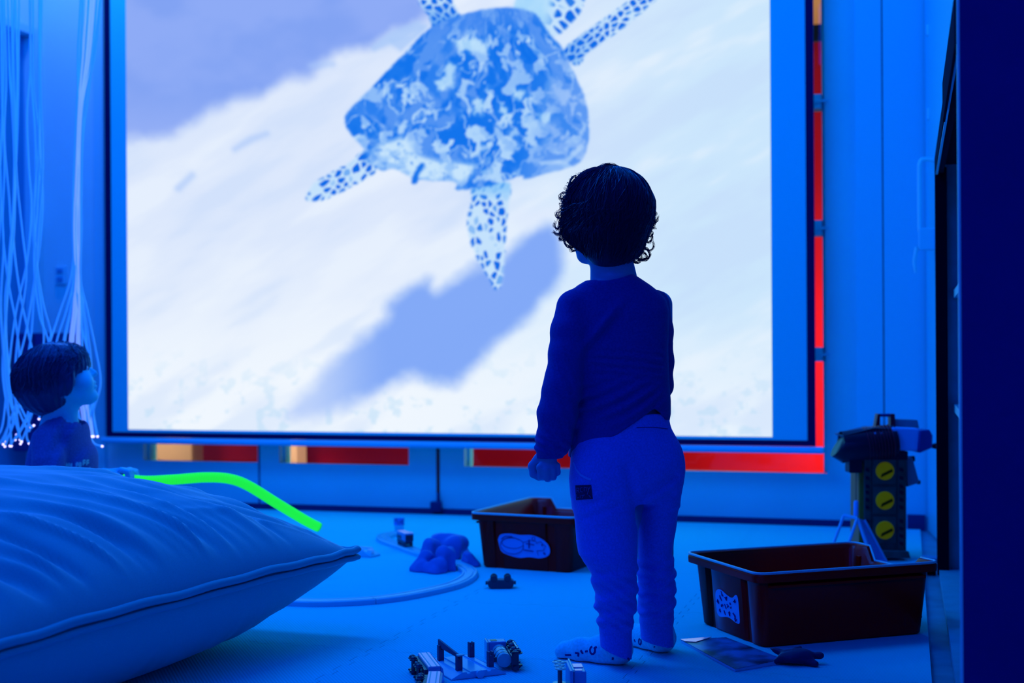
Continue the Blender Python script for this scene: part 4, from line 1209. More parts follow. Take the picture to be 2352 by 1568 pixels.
# ================================================================ green glowing tube held by the child
M_green = mat('glow green plastic', (0.01, 0.75, 0.02), 0.5, 0.2, emit=(0.012, 0.72, 0.05), es=1.05)
gp = spline([P(262, 1096, 3.27), P(330, 1104, 3.27), P(400, 1101, 3.28), P(470, 1096, 3.29), P(525, 1099, 3.31), P(570, 1115, 3.33), P(640, 1158, 3.38), P(700, 1194, 3.43), P(731, 1210, 3.45)], 24)
gbase = Vector((P(500, 1100, 3.3).x, 3.3, 0))
gt = thing('flexible_tube', 'glowing bright green ribbed tube bending over behind the floor cushion', 'tube', gbase)
# even out and ribbed radius
L_ = [0.0]
for a, b in zip(gp, gp[1:]): L_.append(L_[-1] + (b - a).length)
n = int(L_[-1] / .0011)
gq, gr = [], []
for i in range(n + 1):
    s = L_[-1] * i / n; k = min(max(np.searchsorted(L_, s) - 1, 0), len(gp) - 2)
    f = (s - L_[k]) / max(L_[k + 1] - L_[k], 1e-9)
    gq.append(gp[k].lerp(gp[k + 1], f) - gbase); gr.append(.0128 + .0007 * math.sin(s / .0055 * 2 * math.pi))
MB().tube(gq, gr, 18).build('corrugated_hose', M_green, gt, smooth=60)
M_greend = mat('green hose end', (0.01, 0.7, 0.12), 0.4, 0.4, emit=(0.002, 0.40, 0.06), es=0.8)
e = (gq[-1] - gq[-6]).normalized()
MB().tube([gq[-1], gq[-1] + e * .004], .0125, 18).build('end_ring', M_greend, gt, smooth=60)
# ================================================================ giant floor cushion
M_cush = mat('teal cushion cover', (0.006, 0.44, 0.52), 0.6, 0.25, noise=(400, .06), bump=(500, .15, .0008), sheen=.15)
ZS = .17
T_ = P(819, 1272, 2.74); T_.z = 0
e1 = Vector((-.401, -.916, 0)).normalized(); e2_ = Vector((-.916, .401, 0)).normalized()
LS = 1.12
N_ = 220
cb = Vector((T_.x, T_.y, 0)) + (e1 + e2_) * (LS / 2); cb.z = 0
cu = thing('floor_cushion', 'giant plump teal floor cushion in the lower left corner', 'cushion', cb)
g = np.linspace(0, 1, N_); A_, B_ = np.meshgrid(g, g, indexing='ij')       # A along e1 from the tip, B along e2 from the tip
# denser near the edges
A_ = .5 - .5 * np.cos(A_ * np.pi); B_ = .5 - .5 * np.cos(B_ * np.pi)
s, t = 2 * A_ - 1, 2 * B_ - 1
puff = ((1 - np.abs(s) ** 2.4) * (1 - np.abs(t) ** 2.4))
puff = np.clip(puff, 0, 1)
inx = .045 * (1 - s ** 2) ; inT = .045 * (1 - t ** 2)
a2 = s * (1 - inT * 1.0) ; b2 = t * (1 - inx * 1.0)
px = a2 * LS / 2; pyy = b2 * LS / 2
top = ZS + .205 * puff ** .50
bot = ZS - .225 * puff ** .46
bot = .003 + .5 * ((bot - .003) + np.sqrt((bot - .003) ** 2 + .022 ** 2)) - .004 * np.exp(-bot / .02)
bot = np.minimum(bot, ZS)
# gathers that run in from the seams
rs_ = np.random.RandomState(8)
def gather(along, dist, seed, slant):
    r = np.random.RandomState(seed); f = np.zeros(along.shape)
    for k in range(56):
        c = r.uniform(0, 1); w = r.uniform(.0035, .012); ln = r.uniform(.10, .42); sl = slant * r.uniform(.5, 1.3); a = r.uniform(-1, 1)
        x = along - c + sl * dist
        f += a * np.exp(-(x / (w * (1 + 1.6 * dist / ln))) ** 2) * np.exp(-(dist / ln) ** 2) * np.clip(dist / .03, 0, 1)
    return f
ds = (1 - np.abs(t)) / 2; da = (1 - np.abs(s)) / 2
fold = gather(A_, B_, 21, -.55) + gather(B_, A_, 22, -.45) + gather(A_, 1 - B_, 23, .4) + gather(B_, 1 - A_, 24, .4)
fold = np.clip(fold, -1.6, 1.6)
top = top + .0135 * fold * np.clip(puff * 4, 0, 1)
botf = gather(A_, B_, 31, .5) + gather(B_, A_, 32, .5)
bot = bot + .002 * botf * np.clip(puff * 4, 0, 1) * (bot > .03)
# bottom pulled under: the contact patch sits inside the seam
def wpos(x, y, z): return np.stack([e1.x * x + e2_.x * y, e1.y * x + e2_.y * y, z], -1).reshape(-1, 3)
# x is measured from the centre towards the near corner along e1
VT = wpos(px, pyy, top); VB = wpos(px, pyy, bot)
i = np.arange(N_ * N_).reshape(N_, N_)
q = np.stack([i[:-1, :-1], i[1:, :-1], i[1:, 1:], i[:-1, 1:]], -1).reshape(-1, 4)
edge = np.zeros((N_, N_), bool); edge[0] = edge[-1] = True; edge[:, 0] = edge[:, -1] = True
mapb = np.where(edge.ravel(), np.arange(N_ * N_), -1)
rest = np.where(~edge.ravel())[0]; mapb[rest] = N_ * N_ + np.arange(len(rest))
V = np.concatenate([VT, VB[rest]]); Q = np.concatenate([q[:, ::-1], mapb[q]])
n3 = np.cross(V[q[:, 1]] - V[q[:, 0]], V[q[:, 2]] - V[q[:, 0]])[:, 2].mean()
if n3 > 0: Q = np.concatenate([q, mapb[q][:, ::-1]])
cv_ = mk('cover', V, Q, M_cush, cu, smooth=180)
# piped seam: a double roll of fabric along each side
M_pipe = mat('cushion piping', (0.006, 0.40, 0.48), 0.5, 0.35)
for side in range(4):
    r_ = {0: (slice(None), 0), 1: (slice(None), -1), 2: (0, slice(None)), 3: (-1, slice(None))}[side]
    pts = np.stack([e1.x * px[r_] + e2_.x * pyy[r_], e1.y * px[r_] + e2_.y * pyy[r_], np.full(N_, ZS)], -1)
    outn = {0: -e2_, 1: e2_, 2: -e1, 3: e1}[side]
    pts = pts[2:-2:2]
    w = np.sin(np.linspace(0, 60, len(pts))) * .0012 + np.sin(np.linspace(0, 23, len(pts)) + side) * .0012
    up = [Vector(p) + outn * .004 + Vector((0, 0, .0085 + w[k])) for k, p in enumerate(pts)]
    dn = [Vector(p) + outn * .005 + Vector((0, 0, -.0065 + w[k] * .5)) for k, p in enumerate(pts)]
    MB().tube(up, .0075, 10).build('piping', M_pipe, cu, smooth=60)
    MB().tube(dn, .0055, 10).build('piping', M_pipe, cu, smooth=60)
# ================================================================ interlocking foam mat
def foam(name, rgb):
    m = mat(name, rgb, 0.8, 0.04)
    nt = m.node_tree; b = nt.nodes['Principled BSDF']
    tc = nt.nodes.new('ShaderNodeTexCoord'); mp = nt.nodes.new('ShaderNodeMapping')
    mp.inputs['Rotation'].default_value = (0, 0, math.radians(-38))
    wv = nt.nodes.new('ShaderNodeTexWave'); wv.inputs['Scale'].default_value = 52; wv.inputs['Distortion'].default_value = 0
    bp = nt.nodes.new('ShaderNodeBump'); bp.inputs['Strength'].default_value = .35; bp.inputs['Distance'].default_value = .0012
    nt.links.new(tc.outputs['Object'], mp.inputs['Vector']); nt.links.new(mp.outputs['Vector'], wv.inputs['Vector'])
    nz = nt.nodes.new('ShaderNodeTexNoise'); nz.inputs['Scale'].default_value = 9
    nt.links.new(tc.outputs['Object'], nz.inputs['Vector'])
    nt.links.new(wv.outputs['Fac'], bp.inputs['Height']); nt.links.new(bp.outputs['Normal'], b.inputs['Normal'])
    mr = nt.nodes.new('ShaderNodeMapRange'); mr.inputs['To Min'].default_value = .92; mr.inputs['To Max'].default_value = 1.06
    nt.links.new(wv.outputs['Fac'], mr.inputs['Value'])
    vm = nt.nodes.new('ShaderNodeVectorMath'); vm.operation = 'SCALE'; vm.inputs[0].default_value = rgb
    nt.links.new(mr.outputs['Result'], vm.inputs['Scale']); nt.links.new(vm.outputs['Vector'], b.inputs['Base Color'])
    return m
M_foam = foam('blue foam', (0.003, 0.62, 0.80))
M_foamb = mat('foam edge', (0.006, 0.3, 0.8), .7, .2)
TS = .53
NT = 7
def tooth_line(flat):
    """profile (along, out) of one jigsaw side from 0 to TS"""
    if flat: return [(0, 0), (TS, 0)]
    out = [(0, 0)]; p = TS / NT
    for k in range(NT):
        o = k * p
        out += [(o + p * .25, 0), (o + p * .32, .013), (o + p * .68, .013), (o + p * .75, 0)]
    return out + [(TS, 0)]
X0, Y0 = .040, 1.36
NXT, NYT = 5, 6
GAP = .0005
proto_tiles = {}
for i in range(NXT):
    for j in range(NYT):
        x1 = X0 - i * TS; x0 = x1 - TS; y0 = Y0 + j * TS; y1 = y0 + TS
        f = (i == 0, i == NXT - 1, j == 0, j == NYT - 1)
        poly = []
        cl = lambda a: min(max(a, GAP), TS - GAP)
        for a, o in tooth_line(f[2]): poly.append((x0 + cl(a), y0 + o + GAP))                      # near side, cut by the neighbour's tabs
        for a, o in tooth_line(f[0])[1:]: poly.append((x1 + o - GAP, y0 + cl(a)))
        for a, o in tooth_line(f[3])[::-1][1:]: poly.append((x0 + cl(a), y1 + o - GAP))
        for a, o in tooth_line(f[1])[::-1][1:-1]: poly.append((x0 + o + GAP, y0 + cl(a)))
        cx, cy = (x0 + x1) / 2, (y0 + y1) / 2
        o = MB().prism([(px_ - cx, py_ - cy) for px_, py_ in poly], .0118, Matrix.Translation((0, 0, -.0118))).build('foam_tile', M_foam)
        _bm = bmesh.new(); _bm.from_mesh(o.data); bmesh.ops.triangulate(_bm, faces=_bm.faces[:], ngon_method='EAR_CLIP'); _bm.to_mesh(o.data); _bm.free()
        o.location = RW(cx, cy, 0); o.rotation_euler = (0, 0, -TH)
        props(o, 'blue ribbed foam tile interlocked with its neighbours in the play mat', 'foam mat tile', 'interlocking foam mat tiles')

# ================================================================ bookcase at the right edge
M_case = mat('dark blue laminate', (0.001, 0.008, 0.20), 0.5, 0.3, noise=(6, .08))
M_edge = mat('bright edge line', (0.10, 0.85, 0.98), 0.4, 0.4)
M_in = mat('teal grey interior', (0.008, 0.34, 0.46), 0.6, 0.15, noise=(20, .1))
M_blk = mat('black gasket', (0.001, 0.002, 0.012), 0.85, 0.03)
XC, YN, YFr, ZT = .0735, 1.965, 3.62, 1.085
bc = thing('bookcase', 'dark open bookcase standing end-on along the right edge', 'bookcase', RW(XC, (YN + YFr) / 2, ZF), (0, 0, -TH))
def bb(a, b, z0, z1, x0=XC, x1=.46): return MB().box2((x0 - XC, a - (YN + YFr) / 2, z0 - ZF), (x1 - XC, b - (YN + YFr) / 2, z1 - ZF))
bb(YN - .02, YN, ZF, 1.75).build('side_panel', M_case, bc)
bb(YN - .02, YN, ZF, 1.75, XC - .0035, XC - .0002).build('edge_glint', M_edge, bc)  # pale strip paints the light caught by the panel's front edge
bb(YFr - .02, YFr, ZF + .01, ZT - .02).build('side_panel', M_in, bc)
bb(YFr - .055, YFr, ZF + .02, ZT - .03, XC - .001, XC + .028).build('front_post', M_blk, bc, bevel=.002)
bb(YN, YFr, ZT - .02, ZT, XC - .001).build('top', M_blk, bc)
bb(YN, YFr - .0, ZT - .045, ZT - .021, XC - .001, XC + .02).build('front_rail', M_blk, bc)
bb(YN, 2.62, ZT - .072, ZT + .002, XC - .006, XC - .0015).build('pelmet', M_blk, bc)
bb(YN, YFr - .02, ZT - .049, ZT - .046, XC + .001, XC + .006).build('light_strip', M_edge, bc)
bb(YN, YFr - .02, ZF + .02, ZT - .06, .452, .46).build('back_panel', M_in, bc)
for zz, lab in ((on_y(2190, 930, YFr - .1)[1], 'lower'), (on_y(2190, 664, YFr - .1)[1], 'upper')):
    bb(YN + .001, YFr - .022, zz - .02, zz, XC + .043, .452).build('shelf', M_door, bc)
bb(YN + .001, YFr - .022, .004, .022, XC + .004, .452).build('bottom_shelf', M_in, bc)
M_cast = mat('grey castor', (0.02, 0.3, 0.5), .4, .4)
q = RW(.055, 3.70, 0)
ct_ = thing('door_wedge', 'small grey castor foot on the bare floor beside the bookcase end', 'castor', RW(.060, 3.69, ZF), (0, 0, -TH))
MB().box((0, 0, .043), (.05, .05, .012)).build('plate', M_cast, ct_, bevel=.002)
MB().tube([(-.012, 0, .0185), (.012, 0, .0185)], .018, 18).build('wheel', M_blk, ct_, smooth=50)
MB().box((-.016, 0, .028), (.004, .026, .024)).box((.016, 0, .028), (.004, .026, .024)).box((0, 0, .0385), (.036, .026, .004)).build('fork', M_cast, ct_)
ct_.name = 'castor_foot'
# ================================================================ storage trays
M_bin = mat('red brown plastic', (0.32, 0.008, 0.003), 0.30, 0.28, noise=(8, .08))
M_rim_highlight = mat('rim highlight plastic', (0.10, 0.66, 0.80), 0.25, 0.5)  # pale tone of the highlight painted on the tray rims
M_stick = mat('pale sticker', (0.03, 0.42, 0.95), 0.6, 0.2)
M_line = mat('sticker drawing', (0.004, 0.03, 0.25), 0.7, 0.1)
def rrect(w, l, r, z, groove=0.0, dip=0.0, n=5):
    """loop of points: short end -y first; with grip grooves on the short front and a hand dip on the far end"""
    pts = []
    def edge(a, b, k):
        for i in range(k): pts.append(Vector(a).lerp(Vector(b), i / k))
    hw, hl = w / 2, l / 2
    def corner(cx, cy, a0):
        for i in range(n): 
            a = a0 + (math.pi / 2) * i / n
            pts.append(Vector((cx + r * math.cos(a), cy + r * math.sin(a), z)))
    # front: from -x to +x with two grooves
    corner(-hw + r, -hl + r, math.pi)
    g0, g1 = .088, .066
    xs = [-hw + r, -g0 - .003, -g0, -g1, -g1 + .003, 0, g1 - .003, g1, g0, g0 + .003]
    gs = [0, 0, 1, 1, 0, 0, 0, 1, 1, 0]
    for x, g in zip(xs, gs): pts.append(Vector((x, -hl + groove * g, z)))
    corner(hw - r, -hl + r, -math.pi / 2)
    for i in range(6): pts.append(Vector((hw, -hl + r + (l - 2 * r) * i / 6, z)))
    corner(hw - r, hl - r, 0)
    xs = [hw - r, .092, .074, .05, 0, -.05, -.074, -.092]
    ds = [0, 0, 1, 1, 1, 1, 1, 0]
    for x, d_ in zip(xs, ds): pts.append(Vector((x, hl, z - dip * d_)))
    corner(-hw + r, hl - r, math.pi / 2)
    for i in range(6): pts.append(Vector((-hw, hl - r - (l - 2 * r) * i / 6, z)))
    return pts
def tray(name, label, loc, rotz, group):
    o = thing(name, label, 'storage tray', loc, (0, 0, rotz), group)
    hgt = .150
    loops = [rrect(.252, .366, .016, .0), rrect(.262, .376, .018, .004, .006), rrect(.284, .398, .02, hgt - .020, .009, .030), rrect(.286, .400, .02, hgt - .018, 0, .030), rrect(.312, .427, .022, hgt - .018, 0, .030), rrect(.314, .429, .024, hgt - .0075, 0, .030), rrect(.3135, .4285, .0238, hgt - .005, 0, .030), rrect(.310, .425, .023, hgt - .0018, 0, .030), rrect(.304, .419, .022, hgt, 0, .030),
             rrect(.298, .413, .0215, hgt, 0, .030), rrect(.291, .405, .0205, hgt - .002, 0, .030), rrect(.288, .402, .020, hgt - .005, 0, .030), rrect(.280, .390, .020, hgt - .010, .008, .030), rrect(.250, .362, .017, .006, .006)]
    n = len(loops[0]); vs = [p for l in loops for p in l]; fs = []
    for i in range(len(loops) - 1):
        for k in range(n): fs.append([i * n + k, i * n + (k + 1) % n, (i + 1) * n + (k + 1) % n, (i + 1) * n + k])
    fs.append(list(range(n))[::-1]); fs.append([(len(loops) - 1) * n + k for k in range(n)])
    mk('shell', vs, fs, M_bin, o, smooth=55)
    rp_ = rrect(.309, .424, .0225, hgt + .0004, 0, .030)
    rim = MB().tube(rp_ + rp_[:1], .0029, 8).build('rim_highlight', M_rim_highlight, o, smooth=70)  # added bead, paints the bright highlight along the top edge
    rim['label'] = 'pale painted highlight along the rim'
    for s in (-1, 1):                        # side runners under the rim and stiffening ribs
        MB().box((s * .146, 0, hgt - .028), (.010, .36, .006)).build('runner', M_bin, o, bevel=.001)
    for x in (-.105, .105):
        MB().box((x, .1935, hgt * .52), (.012, .012, hgt * .66)).build('rib', M_bin, o, bevel=.001)
    return o
def slope_pt(x, z):                          # a point on the sloping front of a tray
    return Vector((x, -.188 - (z - .004) / .126 * .011 - .0006, z))
def sticker(parent, outline, strokes, label):
    n = len(outline)
    vs = [slope_pt(x, z) for x, z in outline] + [slope_pt(x, z) + Vector((0, .0005, 0)) for x, z in outline]
    s = mk('label', vs, [list(range(n)), list(range(n, 2 * n))[::-1]] + [[i, (i + 1) % n, n + (i + 1) % n, n + i] for i in range(n)], M_stick, parent)
    s['label'] = label
    mb = MB()
    for st, w in strokes:
        pts = [slope_pt(x, z) - Vector((0, .0007, 0)) for x, z in st]
        mb.tube(pts, w, 6)
    mb.build('drawing', M_line, s)
def smooth2(pts, n=6, closed=True):
    p = [(x, y, 0) for x, y in pts]
    if closed:
        q = spline([p[-1]] + p + [p[0], p[1]], n)[n:-n - 1] if False else spline(p + [p[0]], n)[:-1]
    else: q = spline(p, n)
    return [(k.x, k.y) for k in q]
# left tray: front faces the camera, dip at the back
ga, gb = G(1106, 1302), G(1312, 1316)
fx_ = (gb - ga); fx_.z = 0; ang = math.atan2(fx_.y, fx_.x)
fwd = Vector((-math.sin(ang), math.cos(ang), 0))
c0 = (ga + gb) / 2 + fwd * .186; c0.z = 0
t1 = tray('storage_tray', 'red-brown storage tray with train-set sticker, behind the toddler\'s left leg', c0, ang, 'red-brown storage trays')
# sticker px -> front coords
def bx(px_, py_): return ((px_ - 1209) * .00118, .066 - (py_ - 1258) * .00118)
ol = smooth2([bx(*k) for k in ((1143, 1247), (1150, 1235), (1172, 1231), (1200, 1233), (1228, 1232), (1252, 1239), (1268, 1252), (1272, 1268), (1264, 1279), (1244, 1284), (1220, 1283), (1195, 1286), (1168, 1281), (1150, 1272))])
el = lambda cx, cy, rx, ry, n=22, a0=0, a1=6.283: [bx(cx + rx * math.cos(t), cy + ry * math.sin(t)) for t in np.linspace(a0, a1, n)]
sticker(t1, ol, [(el(1180, 1253, 27, 12), .0006), (el(1178, 1259, 29, 19, 22, -.2, 5.4), .0008), ([bx(1152, 1245), bx(1162, 1238), bx(1180, 1238)], .0012), ([bx(1206, 1250), bx(1225, 1244), bx(1240, 1246)], .0006), (el(1233, 1240, 4, 4, 10), .0006),
    ([bx(1214, 1252), bx(1234, 1254)], .0013), ([bx(1222, 1243), bx(1221, 1262)], .0018), ([bx(1207, 1267), bx(1231, 1269)], .0014), ([bx(1238, 1250), bx(1250, 1246), bx(1262, 1256), bx(1256, 1266), bx(1240, 1267)], .0006), ([bx(1252, 1252), bx(1255, 1255)], .0016), ([bx(1256, 1271), bx(1261, 1274)], .0020), ([bx(1240, 1266), bx(1243, 1278)], .0006)], 'pale sticker with a drawing of a train set')
# right tray: long side toward the camera
fF, fL = G(1745, 1325, .147), G(1568, 1270, .147)
sx_ = (fF - fL); sx_.z = 0; ang2 = math.atan2(sx_.y, sx_.x)
fw2 = Vector((-math.sin(ang2), math.cos(ang2), 0))
c1 = (fF + fL) / 2 + fw2 * .2135; c1.z = 0
t2 = tray('storage_tray', 'large empty red-brown storage tray with animal sticker, in front of the yellow tower toy', c1, ang2, 'red-brown storage trays')
cx2 = lambda u, v: (-.052 + u * .098, .060 + (v - .5) * .062)
ol2 = smooth2([cx2(*k) for k in ((0, .15), (.0, .75), (.12, .95), (.3, .97), (.55, .86), (.75, .84), (.92, .98), (1, .85), (1, .2), (.95, .04), (.8, .04), (.5, .12), (.12, .03))])
rr_ = random.Random(12); blobs = []
for (u, v) in ((.12, .55), (.15, .3), (.25, .7), (.32, .85), (.38, .25), (.48, .72), (.55, .5), (.65, .66), (.7, .5), (.78, .28), (.86, .18), (.85, .75), (.42, .45), (.28, .45), (.6, .25)):
    k = [(u + rr_.uniform(-.05, .05), v + rr_.uniform(-.09, .09)) for _ in range(4)]
    blobs.append(([cx2(*q) for q in k], rr_.uniform(.0008, .0019)))
sticker(t2, ol2, blobs, 'pale sticker with small animal drawings')

# ================================================================ train track
M_rail = mat('blue plastic rail', (0.012, 0.60, 0.85), 0.22, 0.45)
TRH = .012
tp = [G(x, y, TRH) for x, y in ((560, 1366), (640, 1374), (720, 1378), (800, 1376), (870, 1371), (935, 1362), (1000, 1349), (1045, 1337), (1073, 1322), (1078, 1308), (1060, 1296), (1030, 1285), (995, 1274), (960, 1264), (925, 1251), (897, 1241), (883, 1235), (880, 1229), (893, 1224), (918, 1220))]
for p in tp: p.z = 0
track_path = spline(tp, 10)
seclab = ['curved blue track piece coming out from under the floor cushion', 'long front curve of blue toy track nearest the camera', 'tight right-hand bend of blue toy track beside the dark wagon', 'blue track piece running into the rock tunnel', 'straight blue track piece carrying the parked train', 'far end of the blue track beyond the train']
cuts = [0, 38, 66, 92, 118, 152, len(track_path) - 1]
prof = [(-.021, 0), (.021, 0), (.021, TRH * .8), (.019, TRH), (.0145, TRH), (.0135, TRH - .003), (.0095, TRH - .003), (.0085, TRH), (-.0085, TRH), (-.0095, TRH - .003), (-.0135, TRH - .003), (-.0145, TRH), (-.019, TRH), (-.021, TRH * .8)]
for k in range(6):
    pts = track_path[cuts[k]:cuts[k + 1] + 1]
    c = pts[len(pts) // 2].copy(); n = len(prof); vs, fs = [], []
    for i, p in enumerate(pts):
        t = (pts[min(i + 1, len(pts) - 1)] - pts[max(i - 1, 0)]).normalized(); s = Vector((t.y, -t.x, 0))
        sh = t * (.0006 if i == 0 else -.0006 if i == len(pts) - 1 else 0)
        for a, b in prof: vs.append(p + sh + s * a + Vector((0, 0, b + .0004)) - c)
    for i in range(len(pts) - 1):
        for j in range(n): fs.append([i * n + j, i * n + (j + 1) % n, (i + 1) * n + (j + 1) % n, (i + 1) * n + j])
    fs.append(list(range(n))[::-1]); fs.append([(len(pts) - 1) * n + j for j in range(n)])
    o = mk('track_piece', vs, fs, M_rail, None, smooth=35); o.location = c
    props(o, seclab[k], 'toy track', 'pieces of the blue toy railway')

# ================================================================ rock tunnel
M_rock = mat('violet blue rock', (0.012, 0.15, 0.56), 0.7, 0.25, bump=(60, .4, .003))
rb = G(1020, 1300); rb.z = 0
rt = thing('rock_tunnel', 'lumpy blue toy mountain with a tunnel over the track', 'toy mountain', rb)
tun = [track_path[k] for k in range(92, 150, 4)]
cones = [((970, 1318), (978, 1270), .030, .016), ((1003, 1322), (1010, 1288), .030, .018), ((1028, 1318), (1024, 1262), .026, .020), ((985, 1300), (992, 1242), .030, .018), ((1010, 1285), (1012, 1234), .026, .015),
         ((1040, 1290), (1045, 1245), .026, .020), ((1075, 1305), (1072, 1268), .024, .012), ((1088, 1308), (1076, 1275), .018, .010), ((1058, 1278), (1040, 1240), .024, .016)]
cn = []
for (bx_, by_), (tx_, ty_), r0, r1 in cones:
    b = G(bx_, by_ - 8); d = b.y
    cn.append((Vector((b.x, b.y, .0)), P(tx_, ty_ + r1 * F / d * .75, d), r0 * 1.12, r1 * 1.3))
def rock_sdf(p):
    d = None
    for a, b, r0, r1 in cn:
        e = sd_cap(p, a, b, r0, r1)
        d = e if d is None else smin(d, e, .010)
    d = smin(d, sd_cap(p, P(1006, 1246, cn[4][0].y), P(1054, 1250, cn[5][0].y), .027, .027), .014)
    w = wob(p * np.array([1, 1, .3], np.float32), 150)
    d = d - .0038 * w
    c = np.minimum(sd_chain(p, [Vector((q.x, q.y, .006)) for q in tun], [.0255] * len(tun), .004), sd_chain(p, [Vector((q.x, q.y, .022)) for q in tun], [.026] * 5 + [.0215] * (len(tun) - 5), .004))
    d = smax(d, -c, .003)
    return np.maximum(d, .0005 - p[..., 2])
xs = [c[0].x for c in cn]; ys = [c[0].y for c in cn]
bounds_mk('rock', rock_sdf, (min(xs) - .06, min(ys) - .06, -.006), (max(xs) + .06, max(ys) + .06, .125), .0030, M_rock, rt, rb)

# ================================================================ rolling stock
M_dkp = mat('dark glossy plastic', (0.001, 0.04, 0.08), 0.16, 0.5)
M_cream = mat('cream coach side', (0.30, 0.80, 0.95), 0.16, 0.6, tint=(0.6, 0.9, 1.0))
M_body = mat('blue coach body', (0.01, 0.30, 0.66), 0.2, 0.5)
M_mint = mat('mint wheel', (0.20, 0.80, 0.70), 0.2, 0.5)
M_steel = mat('polished boiler', (0.02, 0.50, 0.62), 0.12, 0.8)
def wheel(o, x, y, r, s, m, w=.005, hub=True):
    a = MB().lathe([(.0001, -.0), (r, 0), (r * 1.12, .0012), (r * 1.12, .0024), (r * .9, .003), (r * .82, w), (r * .45, w + r * .28), (.0001, w + r * .36)], (x, y, r * 1.12), (0, s, 0), 18).build('wheel', m, o, smooth=50)
    return a
def coach(name, label, M, nb=4, L=.115, group='toy train vehicles'):
    """upright in its own axes: x forward, y across, z up; M places it"""
    o = thing(name, label, 'toy train'); o.matrix_world = M; o['group'] = group
    W, r = .030, .0072
    MB().box((0, 0, .0165), (L * .96, W * .72, .007)).build('chassis', M_dkp, o, bevel=.001)
    MB().box((0, 0, .031), (L, W, .022)).build('body', M_body, o, bevel=.0015)
    for s in (-1, 1):
        side = MB().box((0, s * (W / 2 + .0006), .0312), (L - .003, .0012, .0205)).build('side_panel', M_cream, o, bevel=.0004)
        for zz in (.025, .036):
            MB().box((0, s * (W / 2 + .0013), zz), (L - .004, .0006, .0022)).build('stripe', M_steel, side)
    MB().prism([(-W / 2, 0), (W / 2, 0), (W / 2 - .003, .004), (0, .0062), (-W / 2 + .003, .004)], L, Matrix(((0, 0, 1, -L / 2), (1, 0, 0, 0), (0, 1, 0, .042), (0, 0, 0, 1)))).build('roof', M_body, o, bevel=.0008)
    for i in range(nb):
        x = -L / 2 + L * (.12 + .25 * (i // 2) * (2.04 if nb == 4 else 1)) + .014 * (i % 2)
        for s in (-1, 1): wheel(o, x, s * W * .30, r, s, M_dkp)
        MB().tube([(x, -W * .3, r * 1.12), (x, W * .3, r * 1.12)], .0022, 8).build('axle', M_dkp, o, smooth=60)
    for s in (-1, 1): MB().tube([(s * L / 2, 0, .018), (s * (L / 2 + .005), 0, .018)], .0035, 10).build('coupling', M_dkp, o, smooth=60)
    return o
def on_side(c, fwd, wheels_to):
    """lying on its side: x along fwd, wheels pointing along wheels_to"""
    x = Vector(fwd).normalized(); z = -Vector(wheels_to); z = (z - x * z.dot(x)).normalized(); y = z.cross(x)
    R = Matrix((x, y, z)).transposed().to_4x4()
    return Matrix.Translation(c) @ R
qa_, qb_ = G(972, 1497, .032), G(999, 1532, .032)
dirc = (qb_ - qa_).normalized(); lft = Vector((dirc.y, -dirc.x, 0)); lft = lft if lft.x < 0 else -lft
mid = (qa_ + qb_) / 2; mid.z = .0162
co1 = coach('train_coach', 'pale-sided toy coach lying on its side, farther of the two by the crossing', on_side(mid + lft * .031, dirc, lft))
qc_ = G(998, 1541, .032); d2c = (Vector((.02, -1, 0))).normalized(); l2 = Vector((-1, -.02, 0))
mid2 = qc_ + d2c * .058; mid2.z = .0162
co2 = copy_tree(co1); co2.matrix_world = on_side(mid2 + l2 * .031, d2c, l2)
co2['label'] = 'pale-sided toy coach on its side, cut off by the bottom picture edge'
# steam engine on its side
en = thing('steam_engine', 'shiny dark toy steam engine lying on its side right of the crossing', 'toy train', group='toy train vehicles')
ea, eb = G(1139, 1472, .030), G(1160, 1507, .030)
de = (eb - ea).normalized(); rgt = Vector((-de.y, de.x, 0)); rgt = rgt if rgt.x > 0 else -rgt
mm = (ea + eb) / 2; mm.z = .0192
en.matrix_world = on_side(mm + rgt * .036, de, rgt)
L = .118
MB().box((0, 0, .019), (L * .98, .018, .008)).build('chassis', M_dkp, en, bevel=.001)
MB().lathe([(.0001, -.030), (.0135, -.030), (.0135, .044), (.0125, .047), (.0001, .049)], (.004, 0, .035), (1, 0, 0), 24).build('boiler', M_steel, en, smooth=40)
for xx in (-.012, .014, .036): MB().lathe([(.0138, -.0012), (.0142, 0), (.0138, .0012)], (.004 + xx, 0, .035), (1, 0, 0), 24).build('boiler_band', M_dkp, en, smooth=60)
MB().tube([(.040, 0, .047), (.040, 0, .060)], [.0045, .0055], 14).build('chimney', M_dkp, en, smooth=40)
MB().lathe([(.005, 0), (.005, .003), (.003, .006), (.0001, .007)], (.012, 0, .047), (0, 0, 1), 14).build('dome', M_dkp, en, smooth=50)
cab = MB().box((-.040, 0, .038), (.028, .036, .034)).build('cab', M_body, en, bevel=.002)
MB().box((-.042, 0, .057), (.040, .037, .004)).build('roof', M_steel, cab, bevel=.0015)
for s in (-1, 1): MB().box((-.040, s * .0182, .044), (.014, .001, .012)).build('window', M_dkp, cab)
MB().box((.057, 0, .016), (.005, .034, .013)).build('buffer_beam', M_dkp, en, bevel=.001)
for s in (-1, 1):
    MB().tube([(.0595, s * .012, .017), (.066, s * .012, .017)], [.003, .0042], 10).build('buffer', M_dkp, en, smooth=50)
    for x in (-.042, -.016, .016, .042):
        wheel(en, x, s * .0098, .0092, s, M_dkp)
    MB().box((-.001, s * .0165, .0075), (.058, .002, .003)).build('coupling_rod', M_steel, en)
